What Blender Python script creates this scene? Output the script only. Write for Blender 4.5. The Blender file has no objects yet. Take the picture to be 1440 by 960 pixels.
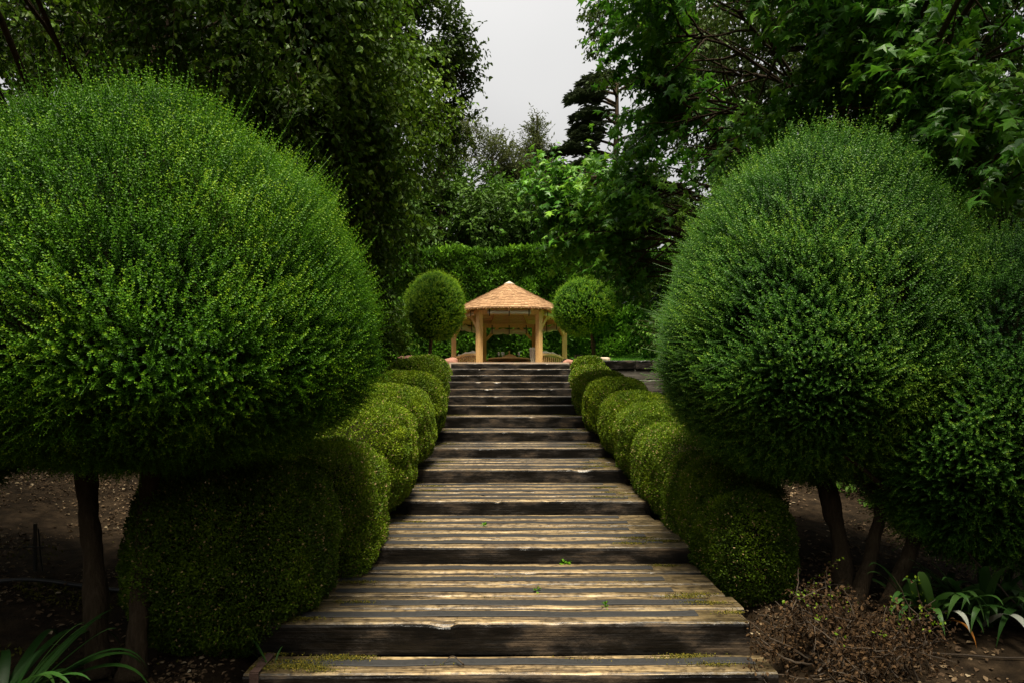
import bpy, math, random
import numpy as np
from mathutils import Vector

C = bpy.context.scene
COL = C.collection
rng = np.random.default_rng(7)
random.seed(7)
R = math.radians

# ------------------------------------------------------------------ camera, sky, sun, exposure
EYE = 1.45                      # camera height; the lower ground is z = 0
cam_d = bpy.data.cameras.new('camera')
cam = bpy.data.objects.new('camera', cam_d)
COL.objects.link(cam)
cam_d.sensor_width = 36.0
cam_d.lens = 22.5
cam_d.shift_y = 95.0 / 1440.0
cam_d.clip_start = 0.05
cam_d.clip_end = 600.0
cam.location = (0.0, 0.0, EYE)
cam.rotation_euler = (R(90), 0, -0.0044)
C.camera = cam

SUN_EL, SUN_AZ = 73.0, 178.0    # azimuth clockwise from +Y: high behind the camera, along the steps
world = bpy.data.worlds.new('World')
C.world = world
world.use_nodes = True
nt = world.node_tree
nt.nodes.clear()
wo = nt.nodes.new('ShaderNodeOutputWorld')
bg = nt.nodes.new('ShaderNodeBackground')
sky = nt.nodes.new('ShaderNodeTexSky')
sky.sky_type = 'NISHITA'
sky.sun_disc = False
sky.sun_elevation = R(SUN_EL)
sky.sun_rotation = R(SUN_AZ)
tc = nt.nodes.new('ShaderNodeTexCoord')
nz = nt.nodes.new('ShaderNodeTexNoise')
nz.inputs['Scale'].default_value = 2.4
nz.inputs['Detail'].default_value = 3.0
cr = nt.nodes.new('ShaderNodeValToRGB')
cr.color_ramp.elements[0].position = 0.3
cr.color_ramp.elements[0].color = (4.9, 4.85, 4.75, 1)
cr.color_ramp.elements[1].position = 0.75
cr.color_ramp.elements[1].color = (6.3, 6.2, 6.0, 1)
mx = nt.nodes.new('ShaderNodeMixRGB')
mx.inputs[0].default_value = 0.93
nt.links.new(tc.outputs['Generated'], nz.inputs['Vector'])
nt.links.new(nz.outputs['Fac'], cr.inputs['Fac'])
nt.links.new(sky.outputs[0], mx.inputs[1])
# an overcast sky is brighter overhead than towards the horizon
spx = nt.nodes.new('ShaderNodeSeparateXYZ')
nrm = nt.nodes.new('ShaderNodeVectorMath'); nrm.operation = 'NORMALIZE'
el = nt.nodes.new('ShaderNodeMapRange')
el.inputs['From Min'].default_value = 0.0; el.inputs['From Max'].default_value = 1.0
el.inputs['To Min'].default_value = 0.55; el.inputs['To Max'].default_value = 2.0
nt.links.new(tc.outputs['Generated'], nrm.inputs[0]); nt.links.new(nrm.outputs[0], spx.inputs[0])
pw = nt.nodes.new('ShaderNodeMath'); pw.operation = 'POWER'; pw.use_clamp = True; pw.inputs[1].default_value = 1.0
ab0 = nt.nodes.new('ShaderNodeMath'); ab0.operation = 'MAXIMUM'; ab0.inputs[1].default_value = 0.0
nt.links.new(spx.outputs[2], ab0.inputs[0]); nt.links.new(ab0.outputs[0], pw.inputs[0]); nt.links.new(pw.outputs[0], el.inputs['Value'])
sc_ = nt.nodes.new('ShaderNodeVectorMath'); sc_.operation = 'SCALE'
nt.links.new(cr.outputs[0], sc_.inputs[0]); nt.links.new(el.outputs[0], sc_.inputs['Scale'])
nt.links.new(sc_.outputs[0], mx.inputs[2])
nt.links.new(mx.outputs[0], bg.inputs['Color'])
bg.inputs['Strength'].default_value = 0.05
nt.links.new(bg.outputs[0], wo.inputs[0])

sd = bpy.data.lights.new('sun', 'SUN')
sd.energy = 5.0
sd.angle = R(20)
sd.color = (1.0, 0.92, 0.76)
sun = bpy.data.objects.new('sun', sd)
COL.objects.link(sun)
sv = Vector((math.sin(R(SUN_AZ)) * math.cos(R(SUN_EL)), math.cos(R(SUN_AZ)) * math.cos(R(SUN_EL)), math.sin(R(SUN_EL))))
sun.rotation_euler = sv.to_track_quat('Z', 'Y').to_euler()
sun.location = (0, 0, 30)

C.view_settings.view_transform = 'Standard'
C.view_settings.look = 'None'
C.view_settings.gamma = 1.0
C.view_settings.exposure = 1.3
C.view_settings.use_curve_mapping = False
C.render.engine = 'CYCLES'
C.cycles.max_bounces = 8
C.cycles.diffuse_bounces = 4
C.cycles.glossy_bounces = 2
C.cycles.transmission_bounces = 4

# ------------------------------------------------------------------ materials
def new_mat(name):
    m = bpy.data.materials.new(name)
    m.use_nodes = True
    n = m.node_tree
    b = n.nodes.get('Principled BSDF')
    return m, n, b

def ramp(n, cols, pos=None):
    r = n.nodes.new('ShaderNodeValToRGB')
    k = len(cols)
    pos = pos or [i / (k - 1) for i in range(k)]
    while len(r.color_ramp.elements) < k:
        r.color_ramp.elements.new(0.5)
    for e, c, p in zip(r.color_ramp.elements, cols, pos):
        e.position = p
        e.color = (*c, 1)
    return r

def leaf_mat(name, cols, pos=None, rough=0.45, transl=0.3, spec=0.4):
    spec *= .35; rough += .10
    m, n, b = new_mat(name)
    at = n.nodes.new('ShaderNodeAttribute')
    at.attribute_name = 'tint'
    r = ramp(n, cols, pos)
    n.links.new(at.outputs['Fac'], r.inputs['Fac'])
    n.links.new(r.outputs[0], b.inputs['Base Color'])
    b.inputs['Roughness'].default_value = rough
    b.inputs['Specular IOR Level'].default_value = spec
    t = n.nodes.new('ShaderNodeBsdfTranslucent')
    n.links.new(r.outputs[0], t.inputs['Color'])
    mix = n.nodes.new('ShaderNodeMixShader')
    mix.inputs[0].default_value = transl
    out = n.nodes.get('Material Output')
    n.links.new(b.outputs[0], mix.inputs[1])
    n.links.new(t.outputs[0], mix.inputs[2])
    n.links.new(mix.outputs[0], out.inputs['Surface'])
    return m

def noise_mat(name, cols, scale=(1, 1, 1), nscale=5.0, detail=6.0, rough=0.7, bump=0.3, pos=None, spec=0.4, rough2=None, dist=0.0, bdist=0.01):
    m, n, b = new_mat(name)
    tcn = n.nodes.new('ShaderNodeTexCoord')
    mp = n.nodes.new('ShaderNodeMapping')
    mp.inputs['Scale'].default_value = scale
    ns = n.nodes.new('ShaderNodeTexNoise')
    ns.inputs['Scale'].default_value = nscale
    ns.inputs['Detail'].default_value = detail
    ns.inputs['Roughness'].default_value = 0.65
    ns.inputs['Distortion'].default_value = dist
    r = ramp(n, cols, pos)
    n.links.new(tcn.outputs['Object'], mp.inputs['Vector'])
    n.links.new(mp.outputs[0], ns.inputs['Vector'])
    n.links.new(ns.outputs['Fac'], r.inputs['Fac'])
    n.links.new(r.outputs[0], b.inputs['Base Color'])
    b.inputs['Roughness'].default_value = rough
    b.inputs['Specular IOR Level'].default_value = spec
    if rough2 is not None:
        mr = n.nodes.new('ShaderNodeMapRange')
        mr.inputs['From Min'].default_value = 0.3
        mr.inputs['From Max'].default_value = 0.7
        mr.inputs['To Min'].default_value = rough
        mr.inputs['To Max'].default_value = rough2
        n.links.new(ns.outputs['Fac'], mr.inputs['Value'])
        n.links.new(mr.outputs[0], b.inputs['Roughness'])
    if bump:
        bp = n.nodes.new('ShaderNodeBump')
        bp.inputs['Strength'].default_value = bump
        bp.inputs['Distance'].default_value = bdist
        n.links.new(ns.outputs['Fac'], bp.inputs['Height'])
        n.links.new(bp.outputs[0], b.inputs['Normal'])
    return m

def worn_wood():
    # weathered sleeper top: pale grain, dark cracks along the length, large dark and mossy stains
    m, n, b = new_mat('worn_sleeper_wood')
    L = n.links
    tcn = n.nodes.new('ShaderNodeTexCoord')
    geo = n.nodes.new('ShaderNodeNewGeometry')
    oi = n.nodes.new('ShaderNodeObjectInfo')
    off = n.nodes.new('ShaderNodeVectorMath'); off.operation = 'ADD'
    mul = n.nodes.new('ShaderNodeVectorMath'); mul.operation = 'SCALE'
    mul.inputs['Scale'].default_value = 37.0
    cmb = n.nodes.new('ShaderNodeCombineXYZ')
    L.new(oi.outputs['Random'], cmb.inputs[0]); L.new(oi.outputs['Random'], cmb.inputs[1])
    L.new(cmb.outputs[0], mul.inputs[0])
    L.new(tcn.outputs['Object'], off.inputs[0]); L.new(mul.outputs[0], off.inputs[1])
    mp = n.nodes.new('ShaderNodeMapping'); mp.inputs['Scale'].default_value = (1.6, 30, 30)
    L.new(off.outputs[0], mp.inputs['Vector'])
    g = n.nodes.new('ShaderNodeTexNoise'); g.inputs['Scale'].default_value = 1.6; g.inputs['Detail'].default_value = 8; g.inputs['Roughness'].default_value = 0.7
    L.new(mp.outputs[0], g.inputs['Vector'])
    rg = ramp(n, [(.008, .006, .003), (.08, .053, .024), (.25, .172, .08), (.50, .39, .215)], [.32, .42, .53, .72])
    L.new(g.outputs['Fac'], rg.inputs['Fac'])
    st = n.nodes.new('ShaderNodeTexNoise'); st.inputs['Scale'].default_value = 2.3; st.inputs['Detail'].default_value = 5
    mp2 = n.nodes.new('ShaderNodeMapping'); mp2.inputs['Scale'].default_value = (1.1, 6.0, 6.0)
    L.new(off.outputs[0], mp2.inputs['Vector']); L.new(mp2.outputs[0], st.inputs['Vector'])
    rs = ramp(n, [(0, 0, 0), (1, 1, 1)], [.42, .68])
    L.new(st.outputs['Fac'], rs.inputs['Fac'])
    mxx = n.nodes.new('ShaderNodeMixRGB'); mxx.inputs[2].default_value = (.07, .05, .03, 1)
    mfac = n.nodes.new('ShaderNodeMath'); mfac.operation = 'MULTIPLY'; mfac.inputs[1].default_value = .85
    L.new(rs.outputs[0], mfac.inputs[0]); L.new(mfac.outputs[0], mxx.inputs[0])
    L.new(rg.outputs[0], mxx.inputs[1])
    # algae towards the less trodden ends, plus hedge shade put into the colour
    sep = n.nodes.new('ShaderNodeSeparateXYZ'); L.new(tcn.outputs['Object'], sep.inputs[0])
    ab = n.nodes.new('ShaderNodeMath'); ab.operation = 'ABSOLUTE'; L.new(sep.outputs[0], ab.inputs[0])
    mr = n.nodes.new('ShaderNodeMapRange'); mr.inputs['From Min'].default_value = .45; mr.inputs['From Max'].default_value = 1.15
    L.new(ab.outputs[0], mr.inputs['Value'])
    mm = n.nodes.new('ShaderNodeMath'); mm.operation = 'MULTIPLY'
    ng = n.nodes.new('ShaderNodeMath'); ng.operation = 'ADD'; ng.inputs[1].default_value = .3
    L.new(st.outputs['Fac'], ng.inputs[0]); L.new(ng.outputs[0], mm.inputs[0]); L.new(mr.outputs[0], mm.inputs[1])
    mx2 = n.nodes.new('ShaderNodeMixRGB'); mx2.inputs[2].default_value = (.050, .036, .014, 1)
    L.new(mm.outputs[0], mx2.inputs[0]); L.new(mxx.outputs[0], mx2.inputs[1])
    mp3 = n.nodes.new('ShaderNodeMapping'); mp3.inputs['Scale'].default_value = (3.0, 95, 95)
    ck = n.nodes.new('ShaderNodeTexNoise'); ck.inputs['Scale'].default_value = 1.0; ck.inputs['Detail'].default_value = 3
    L.new(off.outputs[0], mp3.inputs['Vector']); L.new(mp3.outputs[0], ck.inputs['Vector'])
    rc = ramp(n, [(.12, .10, .08), (1, 1, 1)], [.36, .44]); L.new(ck.outputs['Fac'], rc.inputs['Fac'])
    sp = n.nodes.new('ShaderNodeTexNoise'); sp.inputs['Scale'].default_value = 26; sp.inputs['Detail'].default_value = 6
    L.new(off.outputs[0], sp.inputs['Vector'])
    rp = ramp(n, [(.35, .33, .30), (.9, .9, .9), (1.15, 1.15, 1.15)], [.34, .5, .7]); L.new(sp.outputs['Fac'], rp.inputs['Fac'])
    mA = n.nodes.new('ShaderNodeMixRGB'); mA.blend_type = 'MULTIPLY'; mA.inputs[0].default_value = 1
    mB = n.nodes.new('ShaderNodeMixRGB'); mB.blend_type = 'MULTIPLY'; mB.inputs[0].default_value = 1
    L.new(mx2.outputs[0], mA.inputs[1]); L.new(rc.outputs[0], mA.inputs[2])
    L.new(mA.outputs[0], mB.inputs[1]); L.new(rp.outputs[0], mB.inputs[2])
    L.new(mB.outputs[0], b.inputs['Base Color'])
    rr = n.nodes.new('ShaderNodeMapRange'); rr.inputs['To Min'].default_value = .55; rr.inputs['To Max'].default_value = .28
    L.new(st.outputs['Fac'], rr.inputs['Value']); L.new(rr.outputs[0], b.inputs['Roughness'])
    bp = n.nodes.new('ShaderNodeBump'); bp.inputs['Strength'].default_value = .7; bp.inputs['Distance'].default_value = .008
    hs = n.nodes.new('ShaderNodeMath'); hs.operation = 'ADD'; L.new(g.outputs['Fac'], hs.inputs[0]); L.new(sp.outputs['Fac'], hs.inputs[1])
    L.new(hs.outputs[0], bp.inputs['Height']); L.new(bp.outputs[0], b.inputs['Normal'])
    return m

def tarred():
    # creosoted side of a sleeper: black skin worn to brown in patches, blisters of tar, faint grain
    m, n, b = new_mat('tarred_sleeper_wood')
    L = n.links
    tcn = n.nodes.new('ShaderNodeTexCoord'); oi = n.nodes.new('ShaderNodeObjectInfo')
    cmb = n.nodes.new('ShaderNodeCombineXYZ'); mul = n.nodes.new('ShaderNodeVectorMath'); mul.operation = 'SCALE'; mul.inputs['Scale'].default_value = 53.0
    off = n.nodes.new('ShaderNodeVectorMath'); off.operation = 'ADD'
    L.new(oi.outputs['Random'], cmb.inputs[0]); L.new(oi.outputs['Random'], cmb.inputs[2]); L.new(cmb.outputs[0], mul.inputs[0])
    L.new(tcn.outputs['Object'], off.inputs[0]); L.new(mul.outputs[0], off.inputs[1])
    def tex(scale, sc, det):
        mp = n.nodes.new('ShaderNodeMapping'); mp.inputs['Scale'].default_value = scale
        t = n.nodes.new('ShaderNodeTexNoise'); t.inputs['Scale'].default_value = sc; t.inputs['Detail'].default_value = det; t.inputs['Roughness'].default_value = .62
        L.new(off.outputs[0], mp.inputs['Vector']); L.new(mp.outputs[0], t.inputs['Vector']); return t
    pa = tex((1, 2.2, 2.6), 2.6, 9); gr = tex((2.2, 60, 60), 1.3, 5); bl = tex((1, 1, 1), 38, 4)
    rg = ramp(n, [(.004, .0035, .003), (.012, .009, .0065), (.06, .042, .026), (.13, .095, .06)], [.40, .54, .64, .78])
    L.new(pa.outputs['Fac'], rg.inputs['Fac'])
    rgr = ramp(n, [(.25, .24, .22), (1.25, 1.2, 1.1)], [.38, .62]); L.new(gr.outputs['Fac'], rgr.inputs['Fac'])
    mA = n.nodes.new('ShaderNodeMixRGB'); mA.blend_type = 'MULTIPLY'; mA.inputs[0].default_value = 1
    L.new(rg.outputs[0], mA.inputs[1]); L.new(rgr.outputs[0], mA.inputs[2]); L.new(mA.outputs[0], b.inputs['Base Color'])
    rr = n.nodes.new('ShaderNodeMapRange'); rr.inputs['From Min'].default_value = .45; rr.inputs['From Max'].default_value = .62
    rr.inputs['To Min'].default_value = .28; rr.inputs['To Max'].default_value = .8
    L.new(pa.outputs['Fac'], rr.inputs['Value']); L.new(rr.outputs[0], b.inputs['Roughness'])
    b.inputs['Specular IOR Level'].default_value = .3
    ad = n.nodes.new('ShaderNodeMath'); ad.operation = 'ADD'; L.new(bl.outputs['Fac'], ad.inputs[0]); L.new(gr.outputs['Fac'], ad.inputs[1])
    bp = n.nodes.new('ShaderNodeBump'); bp.inputs['Strength'].default_value = .7; bp.inputs['Distance'].default_value = .006
    L.new(ad.outputs[0], bp.inputs['Height']); L.new(bp.outputs[0], b.inputs['Normal'])
    return m

def gazebo_wood(name, a, c, rings=False):
    m, n, b = new_mat(name)
    L = n.links
    tcn = n.nodes.new('ShaderNodeTexCoord')
    mp = n.nodes.new('ShaderNodeMapping'); mp.inputs['Scale'].default_value = (9, 9, 1.0)
    ns = n.nodes.new('ShaderNodeTexNoise'); ns.inputs['Scale'].default_value = 3; ns.inputs['Detail'].default_value = 5
    L.new(tcn.outputs['Object'], mp.inputs['Vector']); L.new(mp.outputs[0], ns.inputs['Vector'])
    r = ramp(n, [a, c], [.3, .7])
    L.new(ns.outputs['Fac'], r.inputs['Fac'])
    L.new(r.outputs[0], b.inputs['Base Color'])
    b.inputs['Roughness'].default_value = .55
    return m

M = {}
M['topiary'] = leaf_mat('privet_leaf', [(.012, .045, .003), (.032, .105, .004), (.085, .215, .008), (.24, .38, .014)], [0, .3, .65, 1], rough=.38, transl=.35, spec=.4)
M['topiary_b'] = leaf_mat('privet_leaf_cool', [(.011, .043, .008), (.030, .100, .012), (.078, .200, .018), (.22, .36, .026)], [0, .3, .65, 1], rough=.35, transl=.32, spec=.5)
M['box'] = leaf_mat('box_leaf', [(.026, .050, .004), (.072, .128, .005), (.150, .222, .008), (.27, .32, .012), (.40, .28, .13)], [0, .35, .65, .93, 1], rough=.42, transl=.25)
M['broad'] = leaf_mat('broad_leaf', [(.022, .052, .003), (.050, .110, .005), (.095, .17, .009), (.18, .26, .03)], rough=.36, transl=.3, spec=.35)
M['star'] = leaf_mat('star_leaf', [(.016, .060, .006), (.040, .135, .009), (.085, .23, .014), (.18, .35, .025)], rough=.33, transl=.28, spec=.55)
M['oak'] = leaf_mat('small_dark_leaf', [(.018, .038, .004), (.042, .080, .007), (.085, .135, .012)], rough=.5, transl=.2)
M['feather'] = leaf_mat('feathery_leaf', [(.05, .065, .02), (.09, .115, .03), (.14, .16, .05)], rough=.6, transl=.3)
M['yew'] = leaf_mat('yew_leaf', [(.018, .045, .004), (.045, .10, .007), (.09, .17, .012)], rough=.5, transl=.15)
M['cedar'] = leaf_mat('cedar_needle', [(.022, .032, .014), (.042, .058, .024), (.075, .095, .038)], rough=.6, transl=.1)
M['laurel'] = leaf_mat('laurel_leaf', [(.025, .070, .006), (.060, .15, .010), (.12, .26, .014), (.21, .38, .02)], [0, .5, .85, 1], rough=.35, transl=.25, spec=.5)
M['strap'] = leaf_mat('strap_leaf', [(.009, .032, .006), (.020, .058, .009), (.042, .095, .018)], rough=.35, transl=.25)
M['strap_broad'] = leaf_mat('broad_strap_leaf', [(.014, .044, .008), (.032, .08, .014), (.065, .125, .03)], rough=.35, transl=.3)
M['pale'] = leaf_mat('pale_leaf', [(.25, .27, .22), (.36, .38, .32)], rough=.5, transl=.2)
M['orange'] = leaf_mat('orange_leaf', [(.22, .085, .015), (.30, .12, .02)], rough=.5, transl=.3)
M['dead'] = leaf_mat('dead_leaf', [(.014, .008, .003), (.038, .020, .008), (.075, .042, .017)], rough=.7, transl=.1)
M['litter'] = leaf_mat('fallen_leaf', [(.05, .03, .016), (.13, .085, .045), (.26, .2, .12), (.42, .35, .24)], rough=.7, transl=.05)
M['grass'] = leaf_mat('lawn_grass', [(.04, .13, .010), (.08, .22, .015), (.12, .28, .02)], rough=.5, transl=.3)
M['moss'] = leaf_mat('moss_green', [(.035, .04, .006), (.08, .075, .009), (.15, .115, .012)], rough=.8, transl=.1)
M['bark'] = noise_mat('dark_bark', [(.014, .010, .006), (.045, .031, .018), (.10, .072, .044)], (9, 9, 2), 5, detail=9, rough=.95, bump=1.0, bdist=.03, spec=.1)
M['pale_bark'] = noise_mat('pale_birch_bark', [(.04, .036, .03), (.20, .19, .17), (.30, .29, .26)], (2, 2, 6), 3, rough=.7, bump=.3, pos=[.32, .42, .7])
M['twig'] = noise_mat('dry_twig', [(.014, .009, .005), (.050, .032, .016)], (1, 1, 1), 20, rough=.8, bump=.2)
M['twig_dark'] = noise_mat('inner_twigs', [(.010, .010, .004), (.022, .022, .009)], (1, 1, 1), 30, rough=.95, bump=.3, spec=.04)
M['soil'] = noise_mat('soil', [(.006, .004, .0022), (.020, .013, .0068), (.048, .032, .018)], (1, 1, 1), 9, detail=10, rough=.95, bump=.9, bdist=.03, pos=[.3, .52, .75], spec=.08)
M['lawn'] = noise_mat('lawn_turf', [(.035, .11, .01), (.07, .19, .016)], (1, 1, 1), 20, rough=.9, bump=.5)
M['patio'] = noise_mat('patio_stone', [(.34, .25, .18), (.52, .40, .30)], (1, 1, 1), 6, rough=.8, bump=.3)
M['red_stone'] = noise_mat('red_stone', [(.20, .085, .055), (.32, .16, .11)], (1, 1, 1), 9, rough=.85, bump=.4)
M['tar'] = tarred()
M['grey_tar'] = noise_mat('greyed_sleeper_wood', [(.02, .016, .012), (.08, .07, .055), (.17, .155, .13)], (1, 7, 9), 2.2, detail=9, rough=.6, bump=.6, pos=[.32, .55, .8])
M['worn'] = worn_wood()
M['grip'] = noise_mat('black_grip_strip', [(.008, .008, .008), (.028, .027, .026)], (1, 1, 1), 40, rough=.6, rough2=.8, bump=.6, bdist=.004, spec=.2)
M['cedarwood'] = gazebo_wood('fresh_timber', (.67, .37, .13), (.83, .51, .205))
M['board'] = gazebo_wood('roof_boards', (.74, .39, .15), (.86, .52, .24))
M['shingle'] = leaf_mat('cedar_shingle', [(.16, .09, .045), (.26, .15, .075), (.37, .235, .125)], rough=.7, transl=0.0)
M['cap'] = noise_mat('pale_roof_cap', [(.34, .27, .19), (.46, .38, .28)], (1, 1, 1), 8, rough=.5, bump=.1)
M['canvas'] = noise_mat('beige_canvas', [(.66, .55, .40), (.78, .68, .52)], (1, 1, 1), 7, rough=.85, bump=.2)
M['clear_roll'] = noise_mat('grey_plastic_roll', [(.42, .44, .46), (.62, .64, .66), (.8, .8, .8)], (1, 5, 5), 5, rough=.25, bump=.5)
M['black'] = noise_mat('black_plastic', [(.012, .012, .012), (.02, .02, .02)], (1, 1, 1), 10, rough=.45, bump=.1)
M['rust'] = noise_mat('rusty_steel', [(.022, .011, .008), (.06, .03, .02)], (1, 1, 1), 30, rough=.75, bump=.4)
def glass_mat():
    m, n, b = new_mat('clear_glass')
    b.inputs['Base Color'].default_value = (.9, .95, .93, 1)
    b.inputs['Roughness'].default_value = .05
    b.inputs['Transmission Weight'].default_value = .25
    return m
M['glass'] = glass_mat()

# ------------------------------------------------------------------ mesh builder
class MB:
    def __init__(s):
        s.v = []; s.f = []; s.t = []; s.n = 0
    def add(s, V, F, mat=0, tint=0.5):
        """F: list of int arrays (m,k), indexes into V"""
        V = np.asarray(V, float).reshape(-1, 3)
        if isinstance(F, np.ndarray): F = [F]
        for f in F:
            f = np.asarray(f, int)
            if len(f): s.f.append((f + s.n, mat))
        s.t.append(np.broadcast_to(np.asarray(tint, float), (len(V),)).copy())
        s.v.append(V); s.n += len(V)
    def box(s, c, size, mat=0, rz=0, tint=.5, R3=None):
        x, y, z = np.array(size) / 2
        V = np.array([(-x, -y, -z), (x, -y, -z), (x, y, -z), (-x, y, -z), (-x, -y, z), (x, -y, z), (x, y, z), (-x, y, z)])
        if R3 is not None: V = V @ R3.T
        elif rz:
            ca, sa = math.cos(rz), math.sin(rz)
            V = np.c_[V[:, 0] * ca - V[:, 1] * sa, V[:, 0] * sa + V[:, 1] * ca, V[:, 2]]
        F = np.array([(0, 3, 2, 1), (4, 5, 6, 7), (0, 1, 5, 4), (1, 2, 6, 5), (2, 3, 7, 6), (3, 0, 4, 7)])
        s.add(V + np.array(c), F, mat, tint)
    def beam(s, a, b, w, h, mat=0, up=(0, 0, 1), tint=.5):
        a = np.array(a, float); b = np.array(b, float); d = b - a; L = np.linalg.norm(d); d /= L
        x = np.cross(d, up); x /= np.linalg.norm(x); z = np.cross(x, d)
        s.box((a + b) / 2, (w, L, h), mat, R3=np.c_[x, d, z], tint=tint)
    def tube(s, P, r, k=8, mat=0, tint=.5, cap=True):
        P = np.asarray(P, float); n = len(P); r = np.broadcast_to(np.asarray(r, float), (n,))
        T = np.gradient(P, axis=0); T /= np.linalg.norm(T, axis=1)[:, None] + 1e-9
        ref = np.array([.13, .98, .11]) if abs(T[0][1]) < .9 else np.array([.98, .1, .12])
        X = np.cross(T, ref); X /= np.linalg.norm(X, axis=1)[:, None] + 1e-9
        Y = np.cross(T, X)
        a = np.linspace(0, 2 * np.pi, k, endpoint=False)
        V = P[:, None, :] + r[:, None, None] * (np.cos(a)[None, :, None] * X[:, None, :] + np.sin(a)[None, :, None] * Y[:, None, :])
        i = np.arange(n - 1)[:, None] * k; j = np.arange(k)[None, :]; j2 = (j + 1) % k
        F = np.stack([i + j, i + j2, i + k + j2, i + k + j], -1).reshape(-1, 4)
        Fs = [F]
        if cap: Fs += [np.array([list(range(k))[::-1]]), np.array([[(n - 1) * k + q for q in range(k)]])]
        s.add(V, Fs, mat, tint)
    def lathe(s, prof, c=(0, 0, 0), k=24, mat=0, tint=.5):
        prof = np.asarray(prof, float); n = len(prof)
        a = np.linspace(0, 2 * np.pi, k, endpoint=False)
        V = np.stack([prof[:, None, 0] * np.cos(a), prof[:, None, 0] * np.sin(a), prof[:, None, 1] + 0 * a], -1).reshape(-1, 3) + np.array(c)
        i = np.arange(n - 1)[:, None] * k; j = np.arange(k)[None, :]; j2 = (j + 1) % k
        s.add(V, np.stack([i + j, i + j2, i + k + j2, i + k + j], -1).reshape(-1, 4), mat, tint)
    def build(s, name, mats, parent=None, origin=None, smooth=False):
        V = np.concatenate(s.v) if s.v else np.zeros((0, 3))
        if origin is not None: V = V - np.array(origin)
        me = bpy.data.meshes.new(name)
        tot = np.concatenate([np.full(len(f), f.shape[1]) for f, _ in s.f]).astype(np.int32)
        idx = np.concatenate([f.ravel() for f, _ in s.f]).astype(np.int32)
        mi = np.concatenate([np.full(len(f), m) for f, m in s.f]).astype(np.int32)
        st = np.concatenate([[0], np.cumsum(tot)[:-1]]).astype(np.int32)
        me.vertices.add(len(V)); me.vertices.foreach_set('co', V.astype(np.float32).ravel())
        me.loops.add(len(idx)); me.loops.foreach_set('vertex_index', idx)
        me.polygons.add(len(tot)); me.polygons.foreach_set('loop_start', st); me.polygons.foreach_set('loop_total', tot)
        me.polygons.foreach_set('material_index', mi)
        me.polygons.foreach_set('use_smooth', np.full(len(tot), bool(smooth)))
        at = me.attributes.new('tint', 'FLOAT', 'POINT')
        at.data.foreach_set('value', np.concatenate(s.t).astype(np.float32))
        me.update(calc_edges=True)
        for m in (mats if isinstance(mats, (list, tuple)) else [mats]):
            me.materials.append(M[m] if isinstance(m, str) else m)
        o = bpy.data.objects.new(name, me)
        COL.objects.link(o)
        if parent is not None: o.parent = parent
        if origin is not None: o.location = origin
        return o

def tag(o, label=None, cat=None, group=None, kind=None):
    if label: o['label'] = label
    if cat: o['category'] = cat
    if group: o['group'] = group
    if kind: o['kind'] = kind
    return o

def thing(name, loc, label, cat, group=None):
    o = bpy.data.objects.new(name, None)
    COL.objects.link(o)
    o.location = loc
    o.empty_display_size = .2
    return tag(o, label, cat, group)

def under(o, parent):
    """parent o (built in world coordinates) to an Empty that only has a location"""
    o.parent = parent
    o.location = Vector(o.location) - Vector(parent.location)
    return o

def unit(a):
    return a / (np.linalg.norm(a, axis=-1, keepdims=True) + 1e-9)

# ------------------------------------------------------------------ leaves
def star_template():
    out = [(0, 0), (.06, .50), (.34, .20), (.62, .56), (.58, .17), (1.0, 0), (.58, -.17), (.62, -.56), (.34, -.20), (.06, -.50)]
    V = [(.33, 0, .05)] + [(u, v, -.34 * abs(v) - .22 * max(0, u - .5)) for u, v in out]
    F = np.array([(0, 1 + i, 1 + (i + 1) % 10) for i in range(10)])
    return np.array(V, float), [F]
T_QUAD = (np.array([(0, 0, 0), (.5, .5, .06), (1, 0, 0), (.5, -.5, .06)], float), [np.array([(0, 3, 2, 1)])])
T_OVATE = (np.array([(0, 0, 0), (.3, .5, .10), (.66, .42, .08), (1, 0, -.12), (.66, -.42, .08), (.3, -.5, .10)], float), [np.array([(0, 3, 2, 1), (0, 5, 4, 3)])])
T_STAR = star_template()

def leaves(mb, P, D, N, L, w, tmpl, tint, mat=0):
    P = np.asarray(P); n = len(P)
    if not n: return
    D = unit(D); X = unit(np.cross(N, D)); N2 = np.cross(D, X)
    tv, tf = tmpl
    L = np.broadcast_to(np.asarray(L, float), (n,))[:, None, None]
    V = P[:, None, :] + L * (tv[None, :, 0, None] * D[:, None, :] + tv[None, :, 1, None] * w * X[:, None, :] + tv[None, :, 2, None] * N2[:, None, :])
    k = len(tv)
    F = [((np.arange(n) * k)[:, None, None] + f[None]).reshape(-1, f.shape[1]) for f in tf]
    mb.add(V.reshape(-1, 3), F, mat, np.repeat(np.broadcast_to(np.asarray(tint, float), (n,)), k))

def ribs(mb, A, B, r, mat, tint=.4):
    """thin three-sided twigs from A to B"""
    n = len(A); D = unit(B - A); X = unit(np.cross(D, np.array([.31, .52, .79]))); Y = np.cross(D, X)
    V = []
    for a in (0, 2.094, 4.189):
        V.append(A + r * (math.cos(a) * X + math.sin(a) * Y))
    for a in (0, 2.094, 4.189):
        V.append(B + r * .4 * (math.cos(a) * X + math.sin(a) * Y))
    V = np.stack(V, 1).reshape(-1, 3)
    f = np.array([(0, 1, 4, 3), (1, 2, 5, 4), (2, 0, 3, 5)])
    mb.add(V, ((np.arange(n) * 6)[:, None, None] + f[None]).reshape(-1, 4), mat, tint)

class Lumps:
    """cheap smooth 3-D noise in about -1..1"""
    def __init__(s, seed, freq):
        g = np.random.default_rng(seed)
        s.k = g.normal(size=(9, 3)) * freq; s.p = g.uniform(0, 6.28, 9)
    def __call__(s, P):
        return np.sin(P @ s.k.T + s.p).sum(1) / 3.0

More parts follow.
